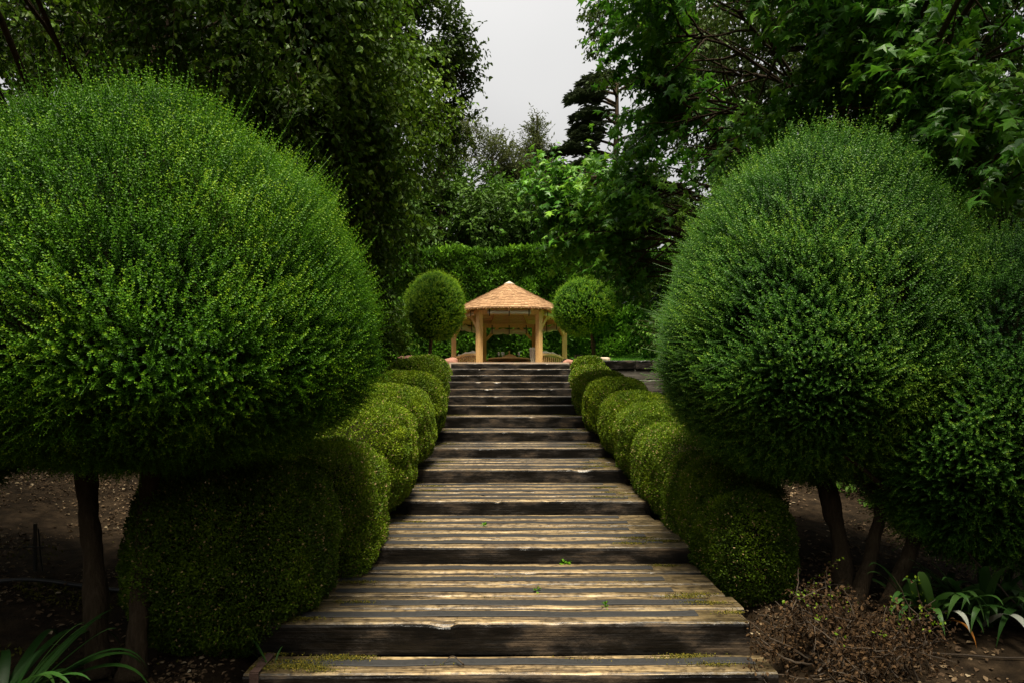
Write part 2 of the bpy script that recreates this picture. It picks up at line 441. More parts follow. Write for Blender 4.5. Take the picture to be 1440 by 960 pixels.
def sphere_dirs(n):
    d = rng.normal(size=(n, 3)); return unit(d)

def superell(d, r, e):
    """point on a superellipsoid of radii r in direction d"""
    q = (np.abs(d / r) ** e).sum(1) ** (-1 / e)
    return d * q[:, None]

def domed(d, r, e, low):
    """clipped dome: full height above its widest line, flatter underneath"""
    up_ = superell(d, r, e); dn = superell(d, r * np.array([1, 1, low]), e + .12)
    return np.where(d[:, 2:3] >= 0, up_, dn)

def core(mb, c, r, e, scale, mat, k=28, low=None):
    u = np.linspace(0, 2 * np.pi, k, endpoint=False); v = np.linspace(.02, np.pi - .02, k // 2)
    U, Vv = np.meshgrid(u, v)
    d = np.stack([np.cos(U) * np.sin(Vv), np.sin(U) * np.sin(Vv), np.cos(Vv)], -1).reshape(-1, 3)
    P = (superell(d, r, e) if low is None else domed(d, r, e, low)) * scale + c
    i = np.arange(k // 2 - 1)[:, None] * k; j = np.arange(k)[None]; j2 = (j + 1) % k
    mb.add(P, np.stack([i + j, i + k + j, i + k + j2, i + j2], -1).reshape(-1, 4), mat, .3)

# ------------------------------------------------------------------ setting: profile of the steps, ground
#  d (depth of the nose), z relative to the eye
NOSE = [(3.16, -1.303), (3.40, -1.133), (4.58, -.982), (5.80, -.825), (7.00, -.655), (8.20, -.495), (9.25, -.318), (10.2, -.110),
        (10.85, .072), (11.35, .235), (11.85, .385), (12.35, .535), (12.85, .69), (13.35, .85), (13.85, .997)]
SLOPE = .028                      # treads fall towards the foot for drainage
TOPZ = EYE + 1.0

def side_z(y):
    return EYE + np.interp(y, [-6, 2, 3.4, 7, 14.14, 14.2, 18, 60], [-1.5, -1.42, -1.3, -.78, .12, 1.0, 1.02, 1.6])

def ground_z(x, y):
    x = np.asarray(x, float); y = np.asarray(y, float)
    z = side_z(y)
    a = np.abs(x)
    st = np.interp(a, [1.1, 1.5], [1, 0])
    z = z - st * .5 * ((y > 1.5) & (y < 14.15))
    out = np.clip(a - 1.6, 0, 30)
    z = z + np.where(y < 14.15, .05 * np.minimum(out, 8) * np.clip(y / 4, 0, 1.2), 0)
    z = z + np.where((y > 14.2) & (x > 1.5), np.clip((y - 14.2) * .10, 0, .45), 0)
    z = z + (.035 * np.sin(2.1 * x + .7 * y) + .03 * np.sin(1.3 * y - 2.7 * x + 1) + .015 * np.sin(6 * x + 5 * y)) * np.clip(a - 1.2, 0, 1)
    return z

xs = np.concatenate([np.linspace(-120, -14, 12), np.linspace(-12, 12, 121), np.linspace(14, 120, 12)])
ys = np.concatenate([np.linspace(-120, -8, 10), np.linspace(-6, 14.14, 134), np.linspace(14.2, 26, 60), np.linspace(28, 150, 14)])
GX, GY = np.meshgrid(xs, ys)
mb = MB()
nx, ny = len(xs), len(ys)
i = np.arange(ny - 1)[:, None] * nx; j = np.arange(nx - 1)[None]
mb.add(np.stack([GX, GY, ground_z(GX, GY)], -1), np.stack([i + j, i + j + 1, i + nx + j + 1, i + nx + j], -1).reshape(-1, 4))
tag(mb.build('ground', 'soil', smooth=True), 'dark sloping soil beside and beneath the timber steps', 'ground', kind='structure')

# lawn on the terrace, right of the gazebo
lx = np.linspace(1.75, 16, 60); ly = np.linspace(14.35, 26, 50)
LX, LY = np.meshgrid(lx, ly)
mb = MB()
i = np.arange(49)[:, None] * 60; j = np.arange(59)[None]
mb.add(np.stack([LX, LY, ground_z(LX, LY) + .02], -1), np.stack([i + j, i + j + 1, i + 60 + j + 1, i + 60 + j], -1).reshape(-1, 4))
tag(mb.build('lawn', 'lawn', smooth=True), 'mown green lawn on the terrace behind the timber wall', 'lawn', kind='structure')
# paving round the gazebo
mb = MB()
mb.lathe([(0, TOPZ + .03), (3.0, TOPZ + .03), (3.0, TOPZ - .2)], (0, 22.7, 0), 48)
mb.box((0, 16.9, TOPZ - .06), (2.6, 6.0, .16))
tag(mb.build('paving', 'patio'), 'pale stone paving leading to the gazebo', 'paving', kind='structure')

# ------------------------------------------------------------------ the timber steps
steps = thing('timber_steps', (0, 3.2, side_z(3.2)), 'wide flight of old dark timber sleeper steps with black grip strips', 'steps')

def sleeper_mesh(L, w, h, mats, seed, name):
    """one weathered sleeper along x: rounded, chipped edges; slot 0 worn top, slot 1 dark sides"""
    g = np.random.default_rng(seed)
    n = 70
    xs_ = np.linspace(-L / 2, L / 2, n)
    b = .010
    prof = np.array([(-w / 2, 0), (-w / 2, .4 * h), (-w / 2, h - 2 * b), (-w / 2 + b * .5, h - b * .6), (-w / 2 + b * 1.8, h), (0, h + .001), (w / 2 - b * 1.4, h), (w / 2, h - b), (w / 2, 0)])
    k = len(prof)
    nzf = Lumps(seed, 3.0); nz2 = Lumps(seed + 1, 14.0); nz3 = Lumps(seed + 2, 30.)
    V = np.zeros((n, k, 3))
    for q in range(k):
        pts = np.c_[xs_, np.full(n, prof[q, 0] * 4), np.full(n, prof[q, 1] * 4)]
        dy = .0022 * nzf(pts) + .0008 * nz2(pts)
        dz = .0018 * nzf(pts + 5) + .0009 * nz2(pts + 9)
        V[:, q, 0] = xs_
        V[:, q, 1] = prof[q, 0] + (dy if q not in (0, 8) else 0)
        V[:, q, 2] = prof[q, 1] + (dz if q not in (0, 8) else 0)
    # chips out of the front top edge
    chip = np.clip(nz2(np.c_[xs_ * 1.3, xs_ * 0, xs_ * 0 + seed]) - .95, 0, 1) * .02
    chip = chip + np.clip(nz3(np.c_[xs_, xs_ * 0, xs_ * 0 + seed]) - .75, 0, 1) * .005
    for q, a in ((2, .7), (3, 1), (4, .6)):
        V[:, q, 2] -= chip * a; V[:, q, 1] += chip * .4 * a
    i = np.arange(n - 1)[:, None] * k; j = np.arange(k - 1)[None]
    m_ = MB()
    F = np.stack([i + j, i + k + j, i + k + j + 1, i + j + 1], -1)
    m_.add(V, [], 0)
    top = F[:, 3:6].reshape(-1, 4); side = np.concatenate([F[:, :3], F[:, 6:]], 1).reshape(-1, 4)
    m_.f.append((top, 0)); m_.f.append((side, 1))
    m_.f.append((np.array([list(range(k))]), 1)); m_.f.append((np.array([[(n - 1) * k + q for q in range(k)][::-1]]), 1))
    return m_

def grip_mesh(x0, x1, w):
    m_ = MB()
    n = 40
    xs_ = np.linspace(x0, x1, n)
    wob = .004 * np.sin(xs_ * 5 + x0 * 9) + .0025 * np.sin(xs_ * 13)
    prof = [(-w / 2, -.01), (-w / 2, .004), (-w / 2 + .004, .007), (w / 2 - .004, .007), (w / 2, .004), (w / 2, -.01)]
    V = np.array([[(x, p[0] + d, p[1] + d * .4) for p in prof] for x, d in zip(xs_, wob)])
    i = np.arange(n - 1)[:, None] * 6; j = np.arange(5)[None]
    m_.add(V, [np.stack([i + j, i + 6 + j, i + 6 + j + 1, i + j + 1], -1).reshape(-1, 4), np.array([(0, 1, 2, 3, 4, 5)]), np.array([[(n - 1) * 6 + q for q in (5, 4, 3, 2, 1, 0)]])])
    return m_

HW = 1.30
seed = 100
for s, (d, zr) in enumerate(NOSE):
    d1 = NOSE[s + 1][0] if s + 1 < len(NOSE) else d + .5
    depth = d1 - d
    n = max(1, round(depth / .237))
    w = depth / n
    hgt = .17 if s < 8 else .175
    for q in range(n):
        seed += 3
        L = 2 * HW + random.uniform(-.05, .06) + (.06 if s < 2 else 0)
        yc = d + w * (q + .5)
        zt = EYE + zr + SLOPE * w * q + (random.uniform(-.006, .006) if q else 0)
        ww = w - random.uniform(.008, .016)
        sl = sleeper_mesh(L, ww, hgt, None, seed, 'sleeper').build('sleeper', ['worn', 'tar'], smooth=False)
        sl.parent = steps
        sl.location = Vector((random.uniform(-.03, .03), yc, zt - hgt)) - Vector(steps.location)
        sl.rotation_euler = (SLOPE, random.uniform(-.002, .002), random.uniform(-.003, .003))
        if s < 7:
            gx0 = -HW + random.uniform(.16, .30) if s else -HW + .12
            gx1 = HW - random.uniform(.16, .34) if s else HW - .05
            gs = grip_mesh(gx0, gx1, random.uniform(.066, .086)).build('grip_strip', 'grip', parent=sl)
            gs.location = (0, -.012 if q else .02, hgt)
        if s == 0:
            bk = MB()
            for a in ((.0, .0),):
                bk.box((-HW + .035, -ww / 2 - .004, hgt * .5), (.045, .006, hgt + .02)); bk.box((-HW + .035, 0, hgt + .012), (.045, ww, .006))
            bk.build('steel_bracket', 'rust', parent=sl)

# ------------------------------------------------------------------ retaining walls of sleepers either side of the top
def wall(x0, x1, label, seeds):
    w_ = thing('retaining_wall', ((x0 + x1) / 2, 14.1, side_z(13.8) - .1), label, 'retaining wall')
    hs = [.20, .22, .26, .26, .26]
    z = EYE + 1.085
    for q, h in enumerate(hs):
        cuts = [x0, x0 + (x1 - x0) * (.46 + .2 * ((q * 37) % 3 - 1)), x1]
        for a, b in zip(cuts[:-1], cuts[1:]):
            o = sleeper_mesh(b - a - .012, .20, h - .008, None, seeds + q * 7 + int(a * 10), 'x').build('wall_timber', ['tar' if q != 1 else 'grey_tar', 'tar' if q not in (1, 2) else 'grey_tar'])
            o.parent = w_
            o.location = Vector(((a + b) / 2, 14.12 + .012 * ((q * 5) % 3 - 1), z - h)) - Vector(w_.location)
        z -= h
    return w_
wall(1.42, 6.6, 'dark stacked timber retaining wall right of the steps, below the lawn', 500)
wall(-6.6, -1.42, 'dark stacked timber retaining wall on the side of the steps with the red stone', 600)
mb = MB(); mb.box((0, 0, .35), (.17, .17, .75))
tag(mb.build('timber_post', 'tar', origin=(0, 0, 0)), 'short dark timber post at the top of the steps beside the box shrub', 'post').location = (1.52, 13.95, EYE + .46)

# ------------------------------------------------------------------ gazebo
FZ = TOPZ + .03
GC = (0.0, 22.7, FZ)
gz = thing('gazebo', GC, 'orange timber hexagonal gazebo with shingled cone roof on the terrace', 'gazebo')
SR = 1.96
ANG = [240, 300, 0, 60, 120, 180]
CR = [np.array([SR * math.cos(R(a)), SR * math.sin(R(a)), 0]) for a in ANG]    # FL, FR, midR, BR, BL, midL
mb = MB()
mb.lathe([(0, .02), (2.1, .02), (2.1, -.06)], (0, 0, 0), 6)
mb.build('floor_deck', 'patio', gz)
for a, p in zip(ANG, CR):
    m_ = MB(); m_.box((0, 0, 1.08), (.165, .165, 2.12))
    o = m_.build('post', 'cedarwood', gz); o.location = p; o.rotation_euler = (0, 0, R(a) + R(45) * 0 + R(14) * (1 if a > 269 else -1) * (a in (240, 300)))
BT, BB = 2.20, 2.06
def lerp(a, b, t): return a + (b - a) * t
for q in range(6):
    a, b = CR[q], CR[(q + 1) % 6]
    m_ = MB(); z = np.array([0, 0, (BT + BB) / 2]); m_.beam(a + z, b + z, .12, BT - BB)
    m_.build('beam', 'cedarwood', gz)
    dirn = unit(b - a)
    outw = unit((a + b) / 2)
    if q != 0:                                                     # no braces across the entrance
        for p, sgn in ((a, 1), (b, -1)):
            m_ = MB()
            m_.beam(p + np.array([0, 0, BB - .50]) + sgn * dirn * .06, p + np.array([0, 0, BB + .02]) + sgn * dirn * .56, .075, .10)
            m_.build('brace', 'cedarwood', gz)
    # rolled blinds: outside the beam at the front bays, sagging below it at the back
    m_ = MB(); tt = np.linspace(.14, .86, 25)
    front = q in (0, 5, 1)
    if front:
        P = np.array([lerp(a, b, t) + outw * .085 + np.array([0, 0, 2.135 - .012 * math.sin(t * 25) ** 2]) for t in tt]); rr = .055
    else:
        P = np.array([lerp(a, b, t) + outw * .02 + np.array([0, 0, BB - .115 - .05 * abs(math.sin((t - .14) / .72 * 3 * math.pi)) ** .8]) for t in tt]); rr = .10
    m_.tube(P, rr, 10)
    bl = m_.build('rolled_blind', 'clear_roll' if q == 0 else 'canvas', gz, smooth=True)
    for t in (.17, .5, .83):
        m_ = MB(); c_ = lerp(a, b, t)
        for off in ((.085 + .065 if front else .125), (-.065 if front else -.11)):
            m_.box(c_ + outw * off + np.array([0, 0, 2.13 if front else BB - .09]), (.035, .012, .20 if front else .34), rz=math.atan2(dirn[1], dirn[0]))
        m_.box(c_ + outw * ((.085 + .065 - .065) / 2 if front else .0075) + np.array([0, 0, 2.13 + .098 if front else BB + .078]), (.035, .17 if front else .247, .008), rz=math.atan2(dirn[1], dirn[0]))
        m_.build('strap', 'black', parent=bl)
    # balustrade with an arched rail (open at the entrance)
    if q != 0:
        m_ = MB()
        tt = np.linspace(.04, .96, 13)
        arch = lambda t: .76 + .075 * math.sin(t * math.pi)
        for t0, t1 in zip(tt[:-1], tt[1:]):
            m_.beam(lerp(a, b, t0 - .002) + np.array([0, 0, arch(t0)]), lerp(a, b, t1 + .002) + np.array([0, 0, arch(t1)]), .075, .065)
        m_.beam(lerp(a, b, .04) + np.array([0, 0, .12]), lerp(a, b, .96) + np.array([0, 0, .12]), .06, .06)
        m_.build('balustrade_rail', 'cedarwood', gz)
        for t in np.linspace(.10, .90, 11):
            m_ = MB(); m_.box(lerp(a, b, t) + np.array([0, 0, .43]), (.05, .03, .66), rz=math.atan2(dirn[1], dirn[0]))
            m_.build('baluster', 'cedarwood', gz)
        inw = -outw
        m_ = MB(); p0, p1 = lerp(a, b, .12) + inw * .28, lerp(a, b, .88) + inw * .28
        m_.beam(p0 + np.array([0, 0, .42]), p1 + np.array([0, 0, .42]), .42, .05)
        m_.build('bench_seat', 'cedarwood', gz)
# roof: boards, rafters, shingles, cap
RR, EZ, AZ = 2.26, 2.225, 3.42
def roof_r(th):
    h = math.cos(math.pi / 6) / math.cos((th % (math.pi / 3)) - math.pi / 6)
    return RR * (.65 + .35 * h * 1.08)
k = 72
m_ = MB(); th = np.linspace(0, 2 * math.pi, k, endpoint=False)
rads = np.array([roof_r(t) for t in th])
levels = np.linspace(1, .03, 26)
V = np.array([[(r * l * math.cos(t), r * l * math.sin(t), EZ + (AZ - EZ) * (1 - l) - .03) for r, t in zip(rads, th)] for l in levels]).reshape(-1, 3)
i = np.arange(25)[:, None] * k; j = np.arange(k)[None]; j2 = (j + 1) % k
m_.add(V, np.stack([i + j, i + j2, i + k + j2, i + k + j], -1).reshape(-1, 4))
rb = m_.build('roof_boards', 'board', gz)
bmat = M['board'].copy(); bmat.name = 'roof_underside_boards'
n_ = bmat.node_tree; bs = n_.nodes['Principled BSDF']
tcn = n_.nodes.new('ShaderNodeTexCoord'); wv = n_.nodes.new('ShaderNodeTexWave'); wv.wave_type = 'BANDS'; wv.bands_direction = 'Z'
wv.inputs['Scale'].default_value = 4.2
n_.links.new(tcn.outputs['Object'], wv.inputs['Vector'])
bp = n_.nodes.new('ShaderNodeBump'); bp.inputs['Strength'].default_value = .8; bp.inputs['Distance'].default_value = .03
n_.links.new(wv.outputs['Fac'], bp.inputs['Height']); n_.links.new(bp.outputs[0], bs.inputs['Normal'])
rb.data.materials[0] = bmat
for t in np.arange(18) * math.pi / 9 + math.pi / 18:
    rr_ = roof_r(t) * .97
    m_ = MB()
    m_.beam((rr_ * math.cos(t), rr_ * math.sin(t), EZ - .065), (.08 * math.cos(t), .08 * math.sin(t), AZ - .10), .055, .085)
    m_.build('rafter', 'cedarwood', gz)
m_ = MB()
courses = 15
g = np.random.default_rng(5)
for c in range(courses):
    l0 = 1.025 - c / courses * .97
    l1 = max(.02, l0 - 1.9 / courses * .97)
    nn = max(8, int(l0 * RR * 2 * math.pi / .115))
    edges = np.sort((np.arange(nn) + g.uniform(-.22, .22, nn)) / nn * 2 * math.pi + c * .37)
    for e in range(nn):
        t0, t1 = edges[e], edges[(e + 1) % nn] + (2 * math.pi if e == nn - 1 else 0)
        t0 += .006 / max(l0, .1) * .5; la = l0 + g.uniform(-.006, .008)
        zs = lambda l: EZ + (AZ - EZ) * (1 - l)
        hb = .050 + g.uniform(0, .014)
        pts = []
        for (l, h) in ((la, 0.012), (la, hb), (l1, .020)):
            for t in (t0, t1):
                r = roof_r(t) * l
                pts.append((r * math.cos(t), r * math.sin(t), zs(l) + h))
        m_.add(pts, np.array([(0, 1, 3, 2), (2, 3, 5, 4)]), 0, np.clip(g.normal(.5, .16), 0, 1))
m_.build('roof', 'shingle', gz)
m_ = MB()
m_.lathe([(.20, EZ + (AZ - EZ) * (1 - .20 / RR) + .035), (.21, EZ + (AZ - EZ) * (1 - .20 / RR) + .06), (.02, AZ + .07), (0, AZ + .07)], k=18)
m_.build('roof_cap', 'cap', gz, smooth=False)

# cushions on the benches
def cushion(q, label):
    a, b = CR[q], CR[(q + 1) % 6]
    inw = -unit((a + b) / 2)
    m_ = MB()
    n = 36
    tt = np.linspace(.07, .93, n)
    rows = []
    for t in tt:
        p = lerp(a, b, t) + inw * .13
        sc = abs(math.sin((t - .07) / .86 * 3 * math.pi)) ** .5
        top = .90 + .075 * math.sin(t * math.pi) - .05 * sc
        th_ = .05 + .05 * sc
        prof = [(-th_, .74), (-th_, top - .06), (-th_ * .4, top), (th_ * .4, top), (th_, top - .06), (th_, .74)]
        rows.append([p + inw * u + np.array([0, 0, z]) for u, z in prof])
    V = np.array(rows); i = np.arange(n - 1)[:, None] * 6; j = np.arange(6)[None]; j2 = (j + 1) % 6
    m_.add(V.reshape(-1, 3) + np.array(GC), [np.stack([i + j, i + j2, i + 6 + j2, i + 6 + j], -1).reshape(-1, 4), np.array([range(6)]), np.array([[(n - 1) * 6 + q_ for q_ in range(6)][::-1]])])
    c0 = (a + b) / 2 + np.array(GC) + np.array([0, 0, .5])
    return tag(m_.build('bench_cushion', 'canvas', origin=c0, smooth=True), label, 'cushion', 'cushions on the gazebo benches')
cushion(5, 'beige scalloped back cushion behind the front balustrade nearer the red stones')
cushion(1, 'beige scalloped back cushion behind the front balustrade nearer the lawn')

m_ = MB()
P = np.array([(.80 + .03 * math.sin(z * 5), -1.42, z) for z in np.linspace(.05, 1.02, 12)])
for f in range(5):
    m_.tube(P + np.array([(f - 2) * .035, .02 * math.sin(f * 2.2), 0]), np.linspace(.034, .022, 12), 7)
tag(m_.build('folded_curtain', 'canvas', smooth=True), 'beige folded curtain hanging against the inner side of a gazebo front post', 'curtain').location = GC

tb = thing('round_table', (0, 22.6, FZ), 'round timber table in the middle of the gazebo', 'table')
m_ = MB(); m_.lathe([(0, .70), (.74, .70), (.76, .715), (.76, .745), (.74, .76), (0, .76)], k=40); m_.build('tabletop', 'cedarwood', tb)
m_ = MB(); m_.lathe([(.0, 0), (.26, 0), (.26, .05), (.09, .12), (.08, .60), (.2, .69), (0, .69)], k=24); m_.build('pedestal', 'cedarwood', tb)
dm = thing('domed_cover', (0.01, 22.5, FZ + .76), 'brown timber domed cover with pointed knob on the gazebo table', 'dish cover')
m_ = MB(); m_.lathe([(0, 0), (.30, 0), (.30, .03), (.22, .09), (.12, .13), (.05, .15), (0, .15)], k=28); m_.build('dome', 'cedarwood', dm, smooth=True)
m_ = MB(); m_.lathe([(.035, .14), (.02, .18), (.03, .22), (.012, .27), (0, .28)], k=14); m_.build('knob', 'cedarwood', dm)
gl = None
for x, y, lab in ((-.36, 22.35, 'clear stemmed glass standing alone at the cushion end of the gazebo table'), (-.24, 22.28, 'clear stemmed glass close beside the domed cover'), (-.20, 22.42, 'clear stemmed glass just behind its neighbour by the domed cover'), (.34, 22.35, 'clear stemmed glass across the domed cover from the other three')):
    if gl is None:
        m_ = MB(); m_.lathe([(0, 0), (.035, 0), (.035, .006), (.006, .012), (.006, .08), (.035, .11), (.042, .16), (.036, .21), (.032, .21), (.037, .16), (.030, .115), (0, .09)], k=16)
        gl = m_.build('wine_glass', 'glass', smooth=True); o = gl
    else:
        o = gl.copy(); COL.objects.link(o)
    o.location = (x, y, FZ + .76)
    tag(o, lab, 'glass', 'glasses on the gazebo table')

# red stones at the terrace edge
def rock(name, c, size, mat, label, cat, seed, group=None):
    m_ = MB(); core(m_, np.zeros(3), np.array(size), 2.6, 1.0, 0, k=20)
    V = m_.v[0]; m_.v[0] = V * (1 + .12 * Lumps(seed, 3 / max(size))(V))[:, None]
    o = m_.build(name, mat, smooth=False); o.location = c
    return tag(o, label, cat, group)
rock('red_stone', (-1.95 - .35, 14.6, EYE + 1.13), (.30, .14, .10), 'red_stone', 'long reddish stone lying on the terrace behind the retaining wall', 'stone', 3, 'reddish stones at the terrace edge')
rock('red_stone', (-1.32, 14.6, EYE + 1.06), (.17, .14, .11), 'red_stone', 'reddish stone at the head of the steps in front of a gazebo balustrade', 'stone', 4, 'reddish stones at the terrace edge')
rock('red_stone', (1.36, 14.7, EYE + 1.07), (.13, .12, .075), 'red_stone', 'small reddish stone beside the short dark post at the head of the steps', 'stone', 5, 'reddish stones at the terrace edge')
rock('red_stone', (2.15, 14.5, EYE + 1.13), (.16, .12, .05), 'patio', 'flat pale brown stone lying on top of the timber wall by the lawn', 'stone', 6)

# ------------------------------------------------------------------ trunks
def wobbly(a, b, n=12, amp=.03, bend=(0, 0, 0)):
    t = np.linspace(0, 1, n)[:, None]
    P = np.array(a) * (1 - t) + np.array(b) * t + np.array(bend) * (4 * t * (1 - t))
    w = rng.normal(size=(n, 3)) * amp; w[0] = 0
    w = np.cumsum(w, 0) * .35
    return P + w

# ------------------------------------------------------------------ clipped topiary: shoots with tiny leaves
def topiary(c, r, e, label, leafmat, trunks, density=1.0, leaf=.0115, shoot=(.07, .19), spiky=.27, vis=None, group=None, upbias=.5, nodes=12, name='topiary_tree', low=.6, tshift=0.0):
    c = np.array(c, float); r = np.array(r, float)
    base = trunks[0][0]
    root = thing(name, base, label, 'topiary')
    if group: root['group'] = group
    for (a, b, ra, rb_) in trunks:
        m_ = MB(); P = wobbly(a, b, 40, .004, bend=(.02, 0, 0)); m_.tube(P, np.linspace(ra, rb_, 40) * (1 + .45 * np.exp(-np.arange(40) * .45)), 16)
        V0 = m_.v[0]; q_ = np.repeat(P, 16, 0); dr = V0 - q_
        ridge = .10 * Lumps(31, 26.)(V0 * np.array([1, 1, .25])) + .07 * Lumps(32, 60.)(V0 * np.array([1, 1, .3])) + .10 * Lumps(33, 9.)(V0)
        m_.v[0] = q_ + dr * (1 + ridge)[:, None]
        # a few limbs fanning into the crown
        for q in range(5):
            d = sphere_dirs(1)[0]; d[2] = abs(d[2]) * .6 + .2
            m_.tube(wobbly(P[-1], P[-1] + d * r * .75, 7, .02), np.linspace(rb_ * .7, rb_ * .2, 7), 6)
        under(m_.build('trunk', 'bark', smooth=True), root)
    area = 4 * math.pi * ((r[0] * r[1]) ** 1.6 / 3 + (r[0] * r[2]) ** 1.6 / 3 * 2) ** (1 / 1.6)
    n = int(area * 2700 * density)
    d = sphere_dirs(n)
    lum = Lumps(int(abs(c[0] * 100)) + 3, 5.0 / r.max())
    S = domed(d, r, e, low)
    if vis is not None:                              # thin the side turned away from the steps
        away = (S / r) @ np.array(vis)
        keep = (away > -.25) | (rng.uniform(size=n) < .4)
        d, S = d[keep], S[keep]; n = len(d)
    N = unit(S / np.where(S[:, 2:3] >= 0, r, r * np.array([1, 1, low])) ** 2)
    S = S * (1 + .022 * lum(S) + .018 * Lumps(9, 16 / r.max())(S))[:, None]
    keep = Lumps(41, 9 / r.max())(S) + rng.uniform(-.5, .5, n) > (-1.25 if r.max() > .95 else -9)
    S, N = S[keep], N[keep]; n = len(S)
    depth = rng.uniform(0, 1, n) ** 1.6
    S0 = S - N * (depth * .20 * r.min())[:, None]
    L = rng.uniform(*shoot, n)
    long_ = rng.uniform(size=n) < spiky * np.clip(N[:, 2] + .35, .05, 1)
    L = L * (1 + .22 * lum(S * 1.6))
    L = np.where((rng.uniform(size=n) < .018) & (N[:, 2] > -.3), L * rng.uniform(1.5, 2.2, n), L)
    L = np.where(long_ & (depth < .45), L * rng.uniform(1.3, 2.3, n), L)
    up = np.array([0, 0, 1.0])
    D = unit(N * np.where(N[:, 2:3] < 0, np.array([1, 1, .55]), 1.0) + up * upbias * np.clip(.9 + N[:, 2:3], .35, 1) + rng.normal(size=(n, 3)) * .33)
    S0 = S0 - D * (L * .45)[:, None]
    m_ = MB()
    B = S0 + D * L[:, None] + np.array([0, 0, -.0]) 
    ribs(m_, S0, B, .0016, 0, .45)
    # leaves in opposite pairs
    ax = unit(np.cross(D, rng.normal(size=(n, 3)))); ay = np.cross(D, ax)
    shade = rng.normal(0, .10, n) + .13 * lum(S * 1.4)
    for q in range(nodes):
        f = (q + .6) / nodes
        P = S0 + D * (L * f)[:, None]
        side = ax if q % 2 else ay
        for sg in (1, -1):
            keep = rng.uniform(size=n) < .93
            dl = unit(D * .75 + sg * side * 1.0 + rng.normal(size=(n, 3)) * .25)
            sz = leaf * (.75 + .5 * (1 - f)) * rng.uniform(.75, 1.25, n)
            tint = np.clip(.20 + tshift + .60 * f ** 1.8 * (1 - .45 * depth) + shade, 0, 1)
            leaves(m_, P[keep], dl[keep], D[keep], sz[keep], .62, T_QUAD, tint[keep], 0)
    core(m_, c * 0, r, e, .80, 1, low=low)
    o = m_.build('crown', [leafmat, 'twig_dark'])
    o.location = Vector(c)
    under(o, root)
    return root

gz_ = lambda x, y: float(ground_z(x, y))
def P3(px, py, d): return ((px - 716) / 900 * d, d, EYE + (575 - py) / 900 * d)

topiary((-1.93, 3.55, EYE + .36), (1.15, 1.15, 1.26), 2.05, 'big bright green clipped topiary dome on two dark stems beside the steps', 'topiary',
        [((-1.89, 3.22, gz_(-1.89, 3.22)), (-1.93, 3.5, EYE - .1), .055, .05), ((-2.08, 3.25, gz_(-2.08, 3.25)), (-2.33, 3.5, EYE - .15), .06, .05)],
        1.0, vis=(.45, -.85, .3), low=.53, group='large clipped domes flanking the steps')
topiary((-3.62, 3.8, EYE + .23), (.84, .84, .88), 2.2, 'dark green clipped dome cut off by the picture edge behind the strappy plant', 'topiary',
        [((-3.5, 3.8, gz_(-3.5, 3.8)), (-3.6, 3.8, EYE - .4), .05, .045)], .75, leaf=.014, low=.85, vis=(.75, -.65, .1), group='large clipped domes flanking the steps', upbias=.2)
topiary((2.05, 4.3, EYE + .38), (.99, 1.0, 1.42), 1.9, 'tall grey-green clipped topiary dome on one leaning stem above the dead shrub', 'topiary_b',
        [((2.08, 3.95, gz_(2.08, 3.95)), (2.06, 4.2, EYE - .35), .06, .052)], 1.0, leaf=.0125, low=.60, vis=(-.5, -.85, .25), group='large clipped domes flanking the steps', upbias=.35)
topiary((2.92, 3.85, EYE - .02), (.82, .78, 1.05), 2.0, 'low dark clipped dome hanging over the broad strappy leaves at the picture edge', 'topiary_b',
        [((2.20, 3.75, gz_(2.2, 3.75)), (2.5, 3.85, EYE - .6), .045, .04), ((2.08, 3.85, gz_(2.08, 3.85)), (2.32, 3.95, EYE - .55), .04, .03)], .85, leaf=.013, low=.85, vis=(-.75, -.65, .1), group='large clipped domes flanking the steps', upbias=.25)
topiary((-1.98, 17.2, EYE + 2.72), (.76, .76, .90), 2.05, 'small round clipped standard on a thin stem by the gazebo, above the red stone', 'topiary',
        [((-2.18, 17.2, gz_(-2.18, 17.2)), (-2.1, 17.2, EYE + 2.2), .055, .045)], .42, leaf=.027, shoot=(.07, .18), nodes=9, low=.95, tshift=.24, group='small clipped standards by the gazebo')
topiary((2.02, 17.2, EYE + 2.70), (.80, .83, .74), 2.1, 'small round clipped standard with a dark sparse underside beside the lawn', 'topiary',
        [((2.28, 17.2, gz_(2.28, 17.2)), (2.2, 17.2, EYE + 2.2), .055, .045)], .42, leaf=.027, shoot=(.07, .18), nodes=9, low=.95, tshift=.08, group='small clipped standards by the gazebo')

